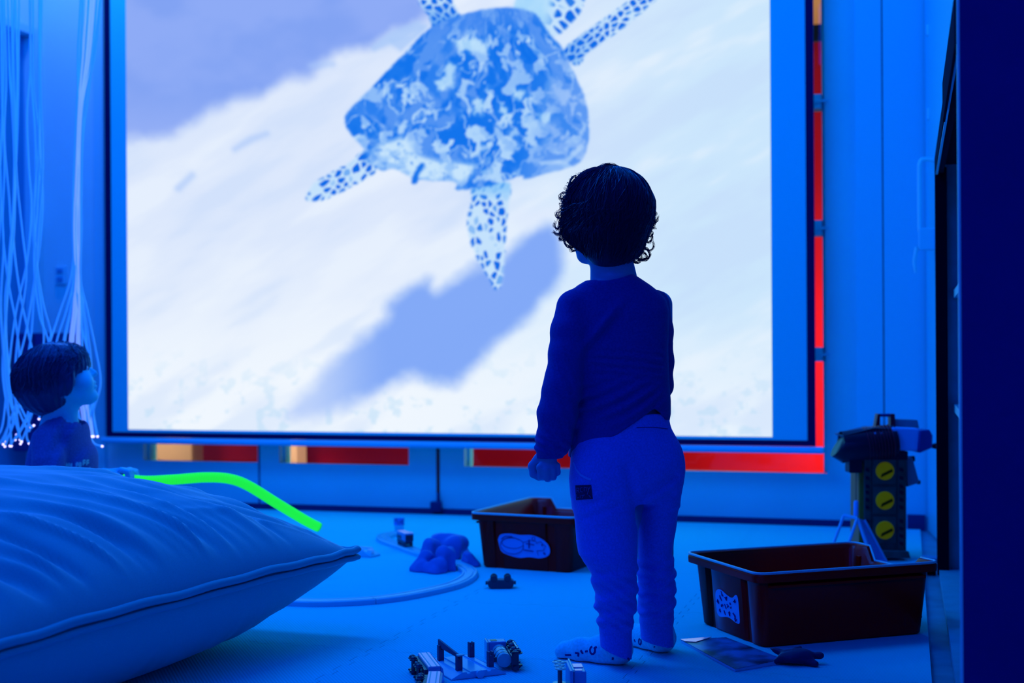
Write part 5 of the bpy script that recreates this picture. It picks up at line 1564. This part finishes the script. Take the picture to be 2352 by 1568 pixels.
# small wagon with mint wheels, by the toddler's foot
wg = thing('toy_wagon', 'small toy wagon tipped on its side, mint wheels out, by the toddler\'s near foot', 'toy train', group='toy train vehicles')
wa, wb = G(1313, 1520, .03), G(1332, 1562, .03)
dw = (wb - wa).normalized(); lw = Vector((dw.y, -dw.x, 0)); lw = lw if lw.x < 0 else -lw
mw = (wa + wb) / 2; mw.z = .0216
wg.matrix_world = on_side(mw + lw * .038, dw, lw)
MB().box((0, 0, .027), (.080, .036, .006)).build('chassis', M_body, wg, bevel=.001)
MB().box((.004, 0, .042), (.060, .030, .022)).build('hopper', M_body, wg, bevel=.002)
for s in (-1, 1):
    MB().box((-.008, s * .0158, .042), (.026, .0012, .017)).build('side_panel', M_cream, wg, bevel=.0004)
    MB().box((.024, s * .0158, .040), (.012, .0012, .013)).build('side_panel', M_cream, wg, bevel=.0004)
    MB().box((0, s * .019, .030), (.086, .003, .003)).build('running_board', M_mint, wg, bevel=.0006)
    for x, r in ((-.026, .0118), (-.001, .0094), (.022, .0094)):
        w_ = MB().lathe([(.0001, 0), (r, 0), (r * 1.04, .0008), (r * 1.04, .0018), (r * .86, .0028), (r * .84, .0018), (r * .34, .0016), (r * .3, .0034), (.0001, .0036)], (x, s * .0175, r), (0, s, 0), 22).build('wheel', M_mint, wg, smooth=40)
    for x, r in ((-.026, .0118), (-.001, .0094), (.022, .0094)): pass
for x, r in ((-.026, .0118), (-.001, .0094), (.022, .0094)):
    MB().tube([(x, -.0165, r), (x, .0165, r)], .003, 8).build('axle', M_dkp, wg, smooth=60)
MB().tube([(-.040, 0, .030), (-.052, 0, .034)], .0022, 8).build('draw_hook', M_mint, wg, smooth=60)
# level crossing
M_cross = mat('blue crossing plastic', (0.015, 0.55, 0.85), 0.2, 0.5)
M_post = mat('dark olive post', (0.012, 0.07, 0.16), 0.5, 0.3)
xa_, xb_ = G(1037, 1563), G(1163, 1548)
dx = (xb_ - xa_); WX = dx.length; dx.normalize(); dy = Vector((-dx.y, dx.x, 0))
xc = (xa_ + xb_) / 2 + dy * .064; xc.z = 0
cr = thing('level_crossing', 'blue toy level crossing with dark posts and one gate bar', 'toy crossing', xc, frame(dx, (0, 0, 1)))
hw = WX / 2
pr = [(-hw, 0), (hw, 0), (hw, .002), (hw * .62, .012), (.024, .012), (.023, .009), (.017, .009), (.016, .012), (-.016, .012), (-.017, .009), (-.023, .009), (-.024, .012), (-hw * .62, .012), (-hw, .002)]
MB().prism(pr, .128, Matrix(((1, 0, 0, 0), (0, 0, -1, .064), (0, 1, 0, 0.0004), (0, 0, 0, 1)))).build('ramp_base', M_cross, cr, bevel=.0008)
for y in (-.067, ): MB().tube([(0, y - .004, .007), (0, y + .004, .007)], .0075, 14).build('connector', M_cross, cr, smooth=50)
for x in (-1, 1):
    for y in (-1, 1):
        pp = MB()
        px0, py0 = x * hw * .50 + x * .004, y * .044
        pp.box((px0, py0, .0225), (.010, .010, .021)); pp.box((px0 - .0035, py0, .0365), (.003, .010, .007)); pp.box((px0 + .0035, py0, .0365), (.003, .010, .007))
        pp.build('post', M_post, cr)
gx_ = -hw * .50 - .004
gbar = MB().add([(gx_ - .0018, -.056, .034), (gx_ + .0018, -.056, .034), (gx_ + .0018, .052, .036), (gx_ - .0018, .052, .036), (gx_ - .0018, -.056, .039), (gx_ + .0018, -.056, .039), (gx_ + .0018, .052, .050), (gx_ - .0018, .052, .050)], BOXF).build('gate_bar', M_post, cr)
MB().box((gx_, -.050, .0405), (.013, .009, .0025)).build('cap', M_steel, gbar, bevel=.0005)
# train on the track by the tunnel
ta, tb_ = track_path[150], track_path[128]
dt = (tb_ - ta).normalized()
tm_ = (ta + tb_) / 2; tm_.z = TRH + .0006
tr = thing('toy_locomotive', 'small white-roofed toy locomotive standing on the track before the rock tunnel', 'toy train', tm_ - dt * .004, frame(dt, (0, 0, 1)), 'toy train vehicles')
M_white = mat('white roof plastic', (0.7, 0.9, 1.0), 0.2, 0.6, tint=(0.9, 1, 1))
MB().box((0, 0, .014), (.072, .024, .008)).build('chassis', M_dkp, tr, bevel=.001)
bd = MB().box((-.010, 0, .0285), (.050, .026, .021)).build('body', M_body, tr, bevel=.002)
MB().box((-.010, 0, .0405), (.046, .021, .003)).build('roof', M_white, tr, bevel=.001)
cb_ = MB().box((.027, 0, .028), (.022, .028, .022)).build('cab', M_body, tr, bevel=.002)
MB().box((.027, 0, .0405), (.020, .026, .003)).build('roof', M_white, cb_, bevel=.001)
MB().box((.0384, 0, .027), (.001, .024, .018)).build('windscreen', M_dkp, cb_, bevel=.0004)
for s in (-1, 1):
    for x in (-.024, -.006, .014, .029): wheel(tr, x, s * .0095, .0058, s, M_dkp, .003)
    MB().box((-.012, s * .0135, .026), (.034, .001, .010)).build('window_band', M_dkp, bd)
# picture block standing behind the track
pb = G(915, 1225); pb.z = 0
M_card = mat('block picture', (0.02, 0.20, 0.60), 0.6, 0.2, noise=(120, .7))
blk = thing('picture_block', 'small upright picture block behind the parked toy locomotive', 'toy block', pb + Vector((0, .03, 0)), (0, 0, .15))
MB().box((0, 0, .012), (.030, .022, .024)).build('foot', M_rail, blk, bevel=.002)
MB().box((0, 0, .036), (.034, .008, .024)).build('picture_panel', M_card, blk, bevel=.001)
# ramped track switch seen just past the cushion's tip
sp = G(830, 1282); sp.z = 0
sw_ = thing('track_ramp', 'pale blue ramped track piece just past the cushion tip', 'toy track', sp + Vector((0, .05, 0)), (0, 0, -.55), None)
MB().prism([(-.05, 0), (.045, 0), (.045, .006), (.02, .016), (-.03, .020), (-.05, .008)], .046, Matrix(((1, 0, 0, 0), (0, 0, -1, .023), (0, 1, 0, .0004), (0, 0, 0, 1)))).build('ramp', M_rail, sw_, bevel=.001)
MB().box((.030, -.006, .016), (.022, .016, .012), None, .7).build('lever_block', M_cream, sw_, bevel=.002)
for y in (-.019, .019): MB().box((-.006, y, .020), (.05, .003, .006)).build('guard_rail', M_cream, sw_, bevel=.001)
# dark wagon upside down in front of the left tray
M_dg = mat('dark green plastic', (0.004, 0.06, 0.11), 0.5, 0.35)
dgp = G(1150, 1353); dgp.z = 0
dg = thing('upturned_wagon', 'dark green toy wagon resting wheels-up in front of the left tray', 'toy train', dgp + Vector((0, .020, 0)), (0, 0, .02), 'toy train vehicles')
MB().prism([(-.031, .006), (-.026, .0), (.026, .0), (.031, .006), (.034, .016), (.028, .022), (-.028, .022), (-.034, .016)], .034, Matrix(((1, 0, 0, 0), (0, 0, -1, .017), (0, 1, 0, .0003), (0, 0, 0, 1)))).build('body', M_dg, dg, bevel=.003)
for x in (-.017, .017):
    for y in (-.013, .013): MB().lathe([(.0001, -.004), (.0085, -.004), (.009, -.003), (.009, .003), (.0085, .004), (.0001, .004)], (x, y, .025), (0, 1, 0), 18).build('wheel', M_dkp, dg, smooth=40)
for s in (-1, 1): MB().tube([(s * .033, 0, .013), (s * .038, 0, .013)], .0045, 10).build('coupling', M_dkp, dg, smooth=50)

# ================================================================ booklet
b0, b1, b2, b3 = G(1563, 1470, .004), G(1689, 1538, .004), G(1800, 1519, .004), G(1668, 1465, .004)
bm_ = (b0 + b1 + b2 + b3) / 4; bm_.z = 0
M_paper = mat('page edges', (0.10, 0.6, 0.95), 0.7, 0.2)
M_cover = mat('booklet cover', (0.015, 0.17, 0.52), 0.3, 0.45)
_nt = M_cover.node_tree; _b = _nt.nodes['Principled BSDF']
_tc = _nt.nodes.new('ShaderNodeTexCoord'); _n = _nt.nodes.new('ShaderNodeTexNoise'); _n.inputs['Scale'].default_value = 17; _n.inputs['Detail'].default_value = 6
_cr = _nt.nodes.new('ShaderNodeValToRGB')
_cr.color_ramp.elements[0].position = .40; _cr.color_ramp.elements[0].color = (.004, .03, .10, 1)
_cr.color_ramp.elements[1].position = .60; _cr.color_ramp.elements[1].color = (.02, .22, .60, 1)
_nt.links.new(_tc.outputs['Object'], _n.inputs['Vector']); _nt.links.new(_n.outputs['Fac'], _cr.inputs['Fac']); _nt.links.new(_cr.outputs['Color'], _b.inputs['Base Color'])
bk = thing('picture_booklet', 'thin picture booklet lying flat at the front corner of the large tray', 'book', bm_)
def quadgrid(q, z0, z1, bow, ins=0.0):
    n = 12; vs = []
    c = (q[0] + q[1] + q[2] + q[3]) / 4
    q = [k.lerp(c, ins) for k in q]
    for z in (z0, z1):
        for j in range(n + 1):
            for i in range(n + 1):
                s, t = i / n, j / n
                p = (q[0] * (1 - s) + q[1] * s) * (1 - t) + (q[3] * (1 - s) + q[2] * s) * t
                vs.append(Vector((p.x - bm_.x, p.y - bm_.y, z + (bow * math.sin(t * 3.1) * math.sin(s * 3.1) + .003 * t * s if z > z0 or z0 > .001 else 0))))
    m = (n + 1) ** 2; g = lambda i, j: j * (n + 1) + i; fs = []
    for j in range(n):
        for i in range(n):
            a = [g(i, j), g(i + 1, j), g(i + 1, j + 1), g(i, j + 1)]
            fs += [[k + m for k in a], a[::-1]]
    ring = [g(i, 0) for i in range(n)] + [g(n, j) for j in range(n)] + [g(i, n) for i in range(n, 0, -1)] + [g(0, j) for j in range(n, 0, -1)]
    for a, b in zip(ring, ring[1:] + ring[:1]): fs.append([a, b, b + m, a + m])
    return vs, fs
mk('pages', *quadgrid([b0, b1, b2, b3], .0004, .0048, .0015, .012), M_paper, bk, smooth=40)
mk('cover', *quadgrid([b0, b1, b2, b3], .0051, .0058, .0015), M_cover, bk, smooth=40)
cc = [b0, b0.lerp(b1, .09), b0.lerp(b2, .16), b0.lerp(b3, .85).lerp(b0, .2)]
mk('corner_panel', [Vector((k.x - bm_.x, k.y - bm_.y, .0066 + .0006 * i_)) for i_, k in enumerate(cc)] + [Vector((k.x - bm_.x, k.y - bm_.y, .0060 + .0004 * i_)) for i_, k in enumerate(cc)], [[0, 1, 2, 3], [7, 6, 5, 4], [0, 4, 5, 1], [1, 5, 6, 2], [2, 6, 7, 3], [3, 7, 4, 0]], M_white, bk)
# dark rubber creature
M_rub = mat('dark rubber', (0.002, 0.014, 0.09), 0.5, 0.35, bump=(90, .6, .003))
sb = G(1825, 1518); sb.z = 0
st_ = thing('rubber_creature', 'dark rubbery toy creature sprawled against the large tray, right of the booklet', 'toy animal', sb)
def cre(p):
    g = lambda x, y, z=.014: (lambda q: q)(G(x, y, z))
    c = g(1828, 1508)
    d = sd_ell(p, c, (.034, .022, .013))
    for (x1, y1, z1, r1), (x2, y2, z2, r2) in (((1805, 1504, .014, .008), (1768, 1488, .020, .0035)), ((1822, 1500, .014, .008), (1838, 1487, .018, .0045)), ((1845, 1505, .016, .009), (1883, 1506, .016, .0055)), ((1848, 1512, .012, .008), (1874, 1524, .006, .006)), ((1808, 1513, .010, .008), (1782, 1519, .006, .0055))):
        d = smin(d, sd_cap(p, g(x1, y1, z1), g(x2, y2, z2), r1, r2), .008)
    d = smin(d, sd_ell(p, g(1881, 1505, .016), (.009, .008, .007)), .006)
    d = d - .0014 * wob(p, 170)
    return np.maximum(d, .0006 - p[..., 2])
bounds_mk('body', cre, (sb.x - .07, sb.y - .06, -.004), (sb.x + .07, sb.y + .10, .05), .0022, M_rub, st_, sb)
# ================================================================ toy crane tower behind the large tray
DT = 3.75
tb = G(2031, 1280); tb.z = 0
M_ol = mat('dark olive plastic', (0.020, 0.075, 0.075), 0.5, 0.3, noise=(40, .2))
M_oly = mat('yellow green plastic', (0.20, 0.17, 0.03), 0.5, 0.3)
M_yel = mat('yellow plastic', (0.55, 0.44, 0.0), 0.6, 0.15, emit=(0.9, 0.72, 0.0), es=0.03)  # slight glow added so the yellow shows under the blue lamps
M_slot = mat('shaded slot', (0.05, 0.045, 0.0), 0.7, 0.1)
M_bk = mat('black plastic', (0.004, 0.006, 0.03), 0.4, 0.4)
M_mar = mat('maroon plastic', (0.16, 0.008, 0.03), 0.4, 0.35)
M_pb = mat('pale blue cloth', (0.03, 0.40, 0.95), 0.7, 0.15)
M_navy = mat('navy plastic', (0.004, 0.03, 0.24), 0.45, 0.35)
M_gr = mat('grey green plastic', (0.03, 0.20, 0.32), 0.5, 0.3)
tw = thing('crane_tower', 'yellow and black toy crane tower with three yellow discs, behind the large tray', 'toy crane', tb)
def px_part(name, pix, d0, d1, m, par=tw, bevel=.002, lab=None):
    o = MB().px_prism(pix, d0, d1).build(name, m, par, off=tb, bevel=bevel)
    if lab: o['label'] = lab
    return o
rect = lambda a, b, c, d: [(a, b), (c, b), (c, d), (a, d)]
px_part('base', [(1962, 1264), (2088, 1266), (2092, 1282), (1958, 1280)], DT - .07, DT + .075, M_ol)
col = px_part('column', rect(1985, 1050, 2082, 1268), DT - .05, DT + .055, M_ol)
px_part('side_rail', rect(1973, 1064, 1985, 1266), DT - .045, DT + .05, M_oly)
for a, b in ((1986, 2000), (2064, 2078)):
    st = MB()
    px_part('rack_strip', rect(a, 1054, b, 1264), DT - .054, DT - .0505, M_ol, bevel=.0005)
for k, y in enumerate((1081, 1149, 1217)):
    c = P(2032, y, DT - .053) - tb
    fr_ = MB().px_prism(rect(2006, y - 30, 2058, y + 30), DT - .0545, DT - .0505).build('panel', M_ol, tw, off=tb, bevel=.001)
    d = MB().lathe([(.0001, 0), (.0255, 0), (.0255, .004), (.0245, .0055), (.0001, .0065)], c, (0, -1, 0), 28).build('disc', M_yel, tw, smooth=40)
    d['label'] = 'bright yellow round disc'
    dv2 = Vector((.82, 0, .57)); n2 = Vector((-.57, 0, .82))
    q = c + Vector((.003, -.0068, -.006))
    MB().add([q - dv2 * .020 - n2 * .001, q + dv2 * .018 - n2 * .007, q + dv2 * .020 + n2 * .001, q - dv2 * .012 + n2 * .006] + [k_ + Vector((0, .0014, 0)) for k_ in (q - dv2 * .020 - n2 * .001, q + dv2 * .018 - n2 * .007, q + dv2 * .020 + n2 * .001, q - dv2 * .012 + n2 * .006)], BOXF).build('slot', M_slot, d)
for xx in (1993, 2071):
    for y in list(range(1078, 1120, 19)) + list(range(1130, 1180, 17)) + list(range(1196, 1250, 17)):
        px_part('hole', [(xx - 5, y - 5), (xx + 4, y - 2), (xx + 4, y + 6), (xx - 5, y + 3)], DT - .0565, DT - .0538, M_bk, bevel=0)
px_part('neck', rect(1985, 1036, 2086, 1056), DT - .056, DT + .06, M_bk)
# crane head: drum, ribbed skirt, hanging box, handle
dr = MB().tube([P(1926, 1022, DT - .03) - tb, P(1932, 1026, DT - .03) - tb, P(1990, 1020, DT - .03) - tb, P(2056, 1012, DT - .03) - tb], [.038, .044, .047, .044], 28).build('drum', M_bk, tw, smooth=50)
for k in range(9):
    x = 1988 + 7 * k
    c = P(x, 1020 - (x - 1990) * .11, DT - .03) - tb
    MB().lathe([(.0475, -.002), (.0495, 0), (.0475, .002)], c, (.99, 0, .13), 28).build('drum_rib', M_mar, tw, smooth=50)
px_part('canopy', [(1935, 1000), (2008, 982), (2046, 984), (2050, 994), (1998, 1000), (1950, 1010)], DT - .06, DT + .04, M_bk)
px_part('hanging_box', rect(1951, 1044, 1981, 1086), DT - .055, DT - .005, M_bk)
px_part('foot_block', [(1932, 1048), (1954, 1046), (1954, 1058), (1936, 1064)], DT - .05, DT - .02, M_bk)
for a in ((2010, 2022), (2046, 2058)):
    x0, x1 = a; s_ = 4 if x0 < 2030 else -4
    px_part('handle_post', [(x0 + s_ * .0, 984), (x1 - 0, 984), (x1 - 1 + s_ * .3, 950), (x0 + 3 + s_ * .8, 950)], DT - .02, DT + .01, M_mar)
px_part('handle_bar', rect(2018, 950, 2050, 957), DT - .015, DT + .005, M_navy)
px_part('motor_housing', [(2052, 962), (2108, 964), (2112, 984), (2052, 985)], DT - .0, DT + .05, M_gr)
px_part('bucket', [(2050, 981), (2114, 984), (2110, 1037), (2048, 1032), (2046, 1010)], DT - .062, DT - .005, M_pb, bevel=.005, lab='pale blue boxy bucket')
px_part('bucket_end', [(2114, 988), (2136, 986), (2143, 1000), (2142, 1028), (2112, 1041), (2108, 1034)], DT - .068, DT - .0, M_navy, bevel=.004)
MB().tube([P(2140, 1024, DT - .035) - tb, P(2150, 1024, DT - .035) - tb], [.006, .009], 14).build('knob', M_bk, tw, smooth=50)
for xx in (2010, 2024): MB().lathe([(.0001, 0), (.004, 0), (.003, .003), (.0001, .004)], P(xx, 996, DT - .062) - tb, (0, -1, 0), 12).build('stud', M_pb, tw, smooth=50)
px_part('ladder_fin', [(2082, 1054), (2096, 1050), (2112, 1108), (2084, 1118)], DT - .03, DT + .02, M_gr)
MB().tube([P(2086, 1054, DT - .0) - tb, P(2100, 1053, DT - .0) - tb], .0085, 14).build('pivot', M_bk, tw, smooth=50)
MB().tube([P(2106, 1107, DT - .0) - tb, P(2113, 1107, DT - .0) - tb], .006, 12).build('pivot', M_bk, tw, smooth=50)
MB().tube([P(1966, 1086, DT - .03) - tb, P(1966, 1150, DT - .03) - tb], .0009, 6).build('hoist_string', M_bk, tw)
hk = MB().tube([P(1967, 1149, DT - .03) - tb, P(1967, 1152, DT - .03) - tb, P(1967, 1184, DT - .03) - tb], [.004, .0075, .0085], 14).build('hook_weight', M_pb, tw, smooth=50)
# pale trestle ramp at its foot
D2_ = 3.62
M_pale = mat('pale blue plastic', (0.05, 0.55, 0.95), 0.35, 0.4)
M_clear = mat('frosted blue plastic', (0.02, 0.22, 0.70), 0.3, 0.4)
rb2 = P(1965, 1270, D2_); rb2.z = 0
rp = thing('toy_ramp', 'pale blue plastic toy ramp on a trestle frame behind the large tray', 'toy ramp', rb2)
def rod(name, a, b, r, m=M_pale): return MB().tube([a - rb2, b - rb2], r, 10).build(name, m, rp, smooth=60)
tl, trr = P(1938, 1183, D2_), P(1969, 1190, D2_ - .02)
for top_, x in ((tl, 1897), (trr, 1930)):
    f = G(x, 1296 if x < 1900 else 1302, .004)
    rod('leg', top_, Vector((f.x, f.y, .004)), .0042)
rod('cross_bar', tl, trr, .0045)
a0, a1 = P(1970, 1190, D2_ - .02), P(1985, 1194, D2_ + .035)
f0, f1 = G(2008, 1298, .006), G(2036, 1291, .006)
vs = [a0, a1, f1, f0]; vs = [v - rb2 for v in vs] + [v - rb2 - Vector((.004, 0, .006)) for v in vs]
mk('ramp_plate', vs, [[0, 1, 2, 3], [7, 6, 5, 4], [0, 4, 5, 1], [1, 5, 6, 2], [2, 6, 7, 3], [3, 7, 4, 0]], M_clear, rp)
rod('ramp_rail', a0, f0, .0045); rod('ramp_rail', a1, f1, .0045)
MB().box(G(2012, 1294, .01) - rb2, (.055, .05, .016)).build('foot_pad', M_clear, rp, bevel=.004)
# ================================================================ hanging fibre optic strands
def fibre_mat(name, rgb, e, es):
    return mat(name, rgb, 0.25, 0.5, emit=e, es=es)
M_fib = fibre_mat('side glow fibre', (0.15, 0.60, 0.95), (0.03, 0.26, 0.88), .36)
M_fibw = fibre_mat('bright fibre', (0.10, 0.5, 0.95), (0.28, 0.46, 0.95), .55)
M_tip = fibre_mat('lit fibre tip', (0.5, 0.5, 1.0), (0.72, 0.62, 1.0), 2.2)
M_cap = mat('white ceiling fitting', (0.05, 0.6, 0.95), .4, .3)
DF = 3.72
rf = random.Random(21)
def bunch(name, label, cx_px, strands, jit):
    top = P(cx_px, 0, DF); top.z = 2.62
    o = thing(name, label, 'fibre optic light', top)
    MB().lathe([(.0001, .07), (.06, .07), (.06, .02), (.05, 0), (.0001, 0)], (0, 0, .01), (0, 0, 1), 24).build('ceiling_fitting', M_cap, o, smooth=40)
    for pts, m, dd in strands:
        d = DF + dd
        w = [Vector((top.x + rf.uniform(-.03, .03), d + rf.uniform(-.03, .03), 2.62))] + [P(pts[0][0] + (pts[0][0] - pts[1][0]) * q_, -y_, d) for y_, q_ in ((420, 1.5), (280, 1.2), (130, .8))] + [P(x, y, d + rf.uniform(-jit, jit)) for x, y in pts]
        q = spline(w, 7)
        s = MB().tube([k - top for k in q], .0028 if m is M_fib else .0022, 6).build('fibre', m, o, smooth=60)
        e = (q[-1] - q[-2]).normalized()
        MB().lathe([(.0001, 0), (.0032, 0), (.0032, .003), (.0026, .005), (.0001, .0062)], q[-1] - top, e, 10).build('tip', M_tip, s, smooth=60)
    return o
L = []
left = [
 [(6, 0), (8, 150), (4, 300), (0, 420), (8, 560), (2, 700), (10, 850), (20, 960), (8, 1018)],
 [(10, 0), (14, 180), (10, 320), (22, 470), (26, 600), (10, 760), (22, 900), (44, 990), (40, 998)],
 [(18, 0), (22, 160), (28, 250), (34, 420), (30, 560), (12, 680), (16, 820), (30, 960), (13, 1012)],
 [(27, 0), (29, 200), (33, 330), (30, 480), (20, 600), (12, 740), (6, 860), (22, 970), (26, 1022)],
 [(33, 0), (31, 120), (34, 260), (38, 400), (52, 540), (60, 640), (40, 780), (34, 900), (46, 1008)],
 [(36, 0), (39, 180), (36, 320), (34, 470), (22, 620), (14, 760), (30, 900), (62, 985), (70, 982)],
 [(68, 0), (70, 140), (62, 260), (66, 380), (72, 480), (62, 600), (36, 720), (18, 860), (6, 975), (-14, 1010)],
 [(70, 0), (70, 150), (80, 300), (82, 420), (76, 520), (84, 620), (96, 720), (100, 790), (84, 870), (60, 960), (24, 1022)],
 [(76, 0), (78, 200), (92, 330), (86, 470), (78, 600), (90, 720), (112, 790), (100, 860), (70, 960), (48, 1017)],
 [(90, 0), (90, 180), (91, 300), (78, 470), (84, 600), (100, 700), (116, 760), (112, 790), (86, 900), (62, 990), (66, 1016)],
 [(92, 0), (92, 160), (98, 380), (86, 560), (78, 680), (70, 780), (50, 880), (14, 990), (-10, 1030)],
 [(96, 0), (92, 200), (90, 340), (98, 450), (92, 560), (80, 640), (60, 760), (40, 850), (44, 930), (12, 1023)],
 [(2, 0), (4, 220), (10, 380), (6, 520), (18, 640), (36, 740), (44, 820), (36, 900), (68, 975), (76, 978)],
 [(-6, 0), (-4, 260), (2, 460), (-6, 620), (4, 760), (14, 880), (36, 970), (49, 1012)],
 [(44, 0), (40, 300), (30, 520), (44, 660), (64, 760), (80, 830), (90, 900), (64, 960), (36, 1008)],
]
for k, p in enumerate(left): L.append((p, M_fib, rf.uniform(-.05, .05)))
bunch('fibre_optic_strands', 'loose blue glowing fibre optic strands hanging at the far left edge', 45, L, .01)
R = []
for k in range(15):
    t = k / 14
    xt = 186 + 46 * t + rf.uniform(-5, 5)
    xm = 171 + 17 * t + rf.uniform(-2, 2)
    spread = -1 + 2 * t
    x8 = 172 + 34 * spread ** 3 + 12 * spread + rf.uniform(-4, 4)
    xe = 196 + 16 * spread + rf.uniform(-6, 6)
    pts = [(xt, 0), (xt - 6 - 8 * t, 130), (xm + 5, 250), (xm - 1, 400), (xm - 3 + 3 * math.sin(k), 520), (xm - 2, 640), (x8 * .4 + xm * .6, 710), (x8, 800), (x8 + 12, 880), (xe, 950), (xe + 5 + 4 * t, 1000)]
    R.append((pts, M_fibw if 3 <= k <= 11 else M_fib, rf.uniform(-.03, .03)))
R.append(([(204, 0), (196, 160), (182, 330), (178, 520), (176, 650), (186, 740), (206, 830), (214, 900), (204, 980), (212, 1014)], M_fib, 0))
R.append(([(224, 0), (208, 180), (190, 330), (186, 520), (182, 640), (198, 740), (210, 850), (200, 950), (212, 1012), (233, 1024)], M_fib, 0))
R.append(([(190, 0), (184, 200), (176, 380), (170, 560), (162, 640), (136, 720), (112, 800), (108, 880), (90, 960)], M_fib, .02))
bunch('fibre_optic_strands', 'bright gathered bundle of fibre optic strands beside the screen, spreading behind the seated child', 190, R, .006)
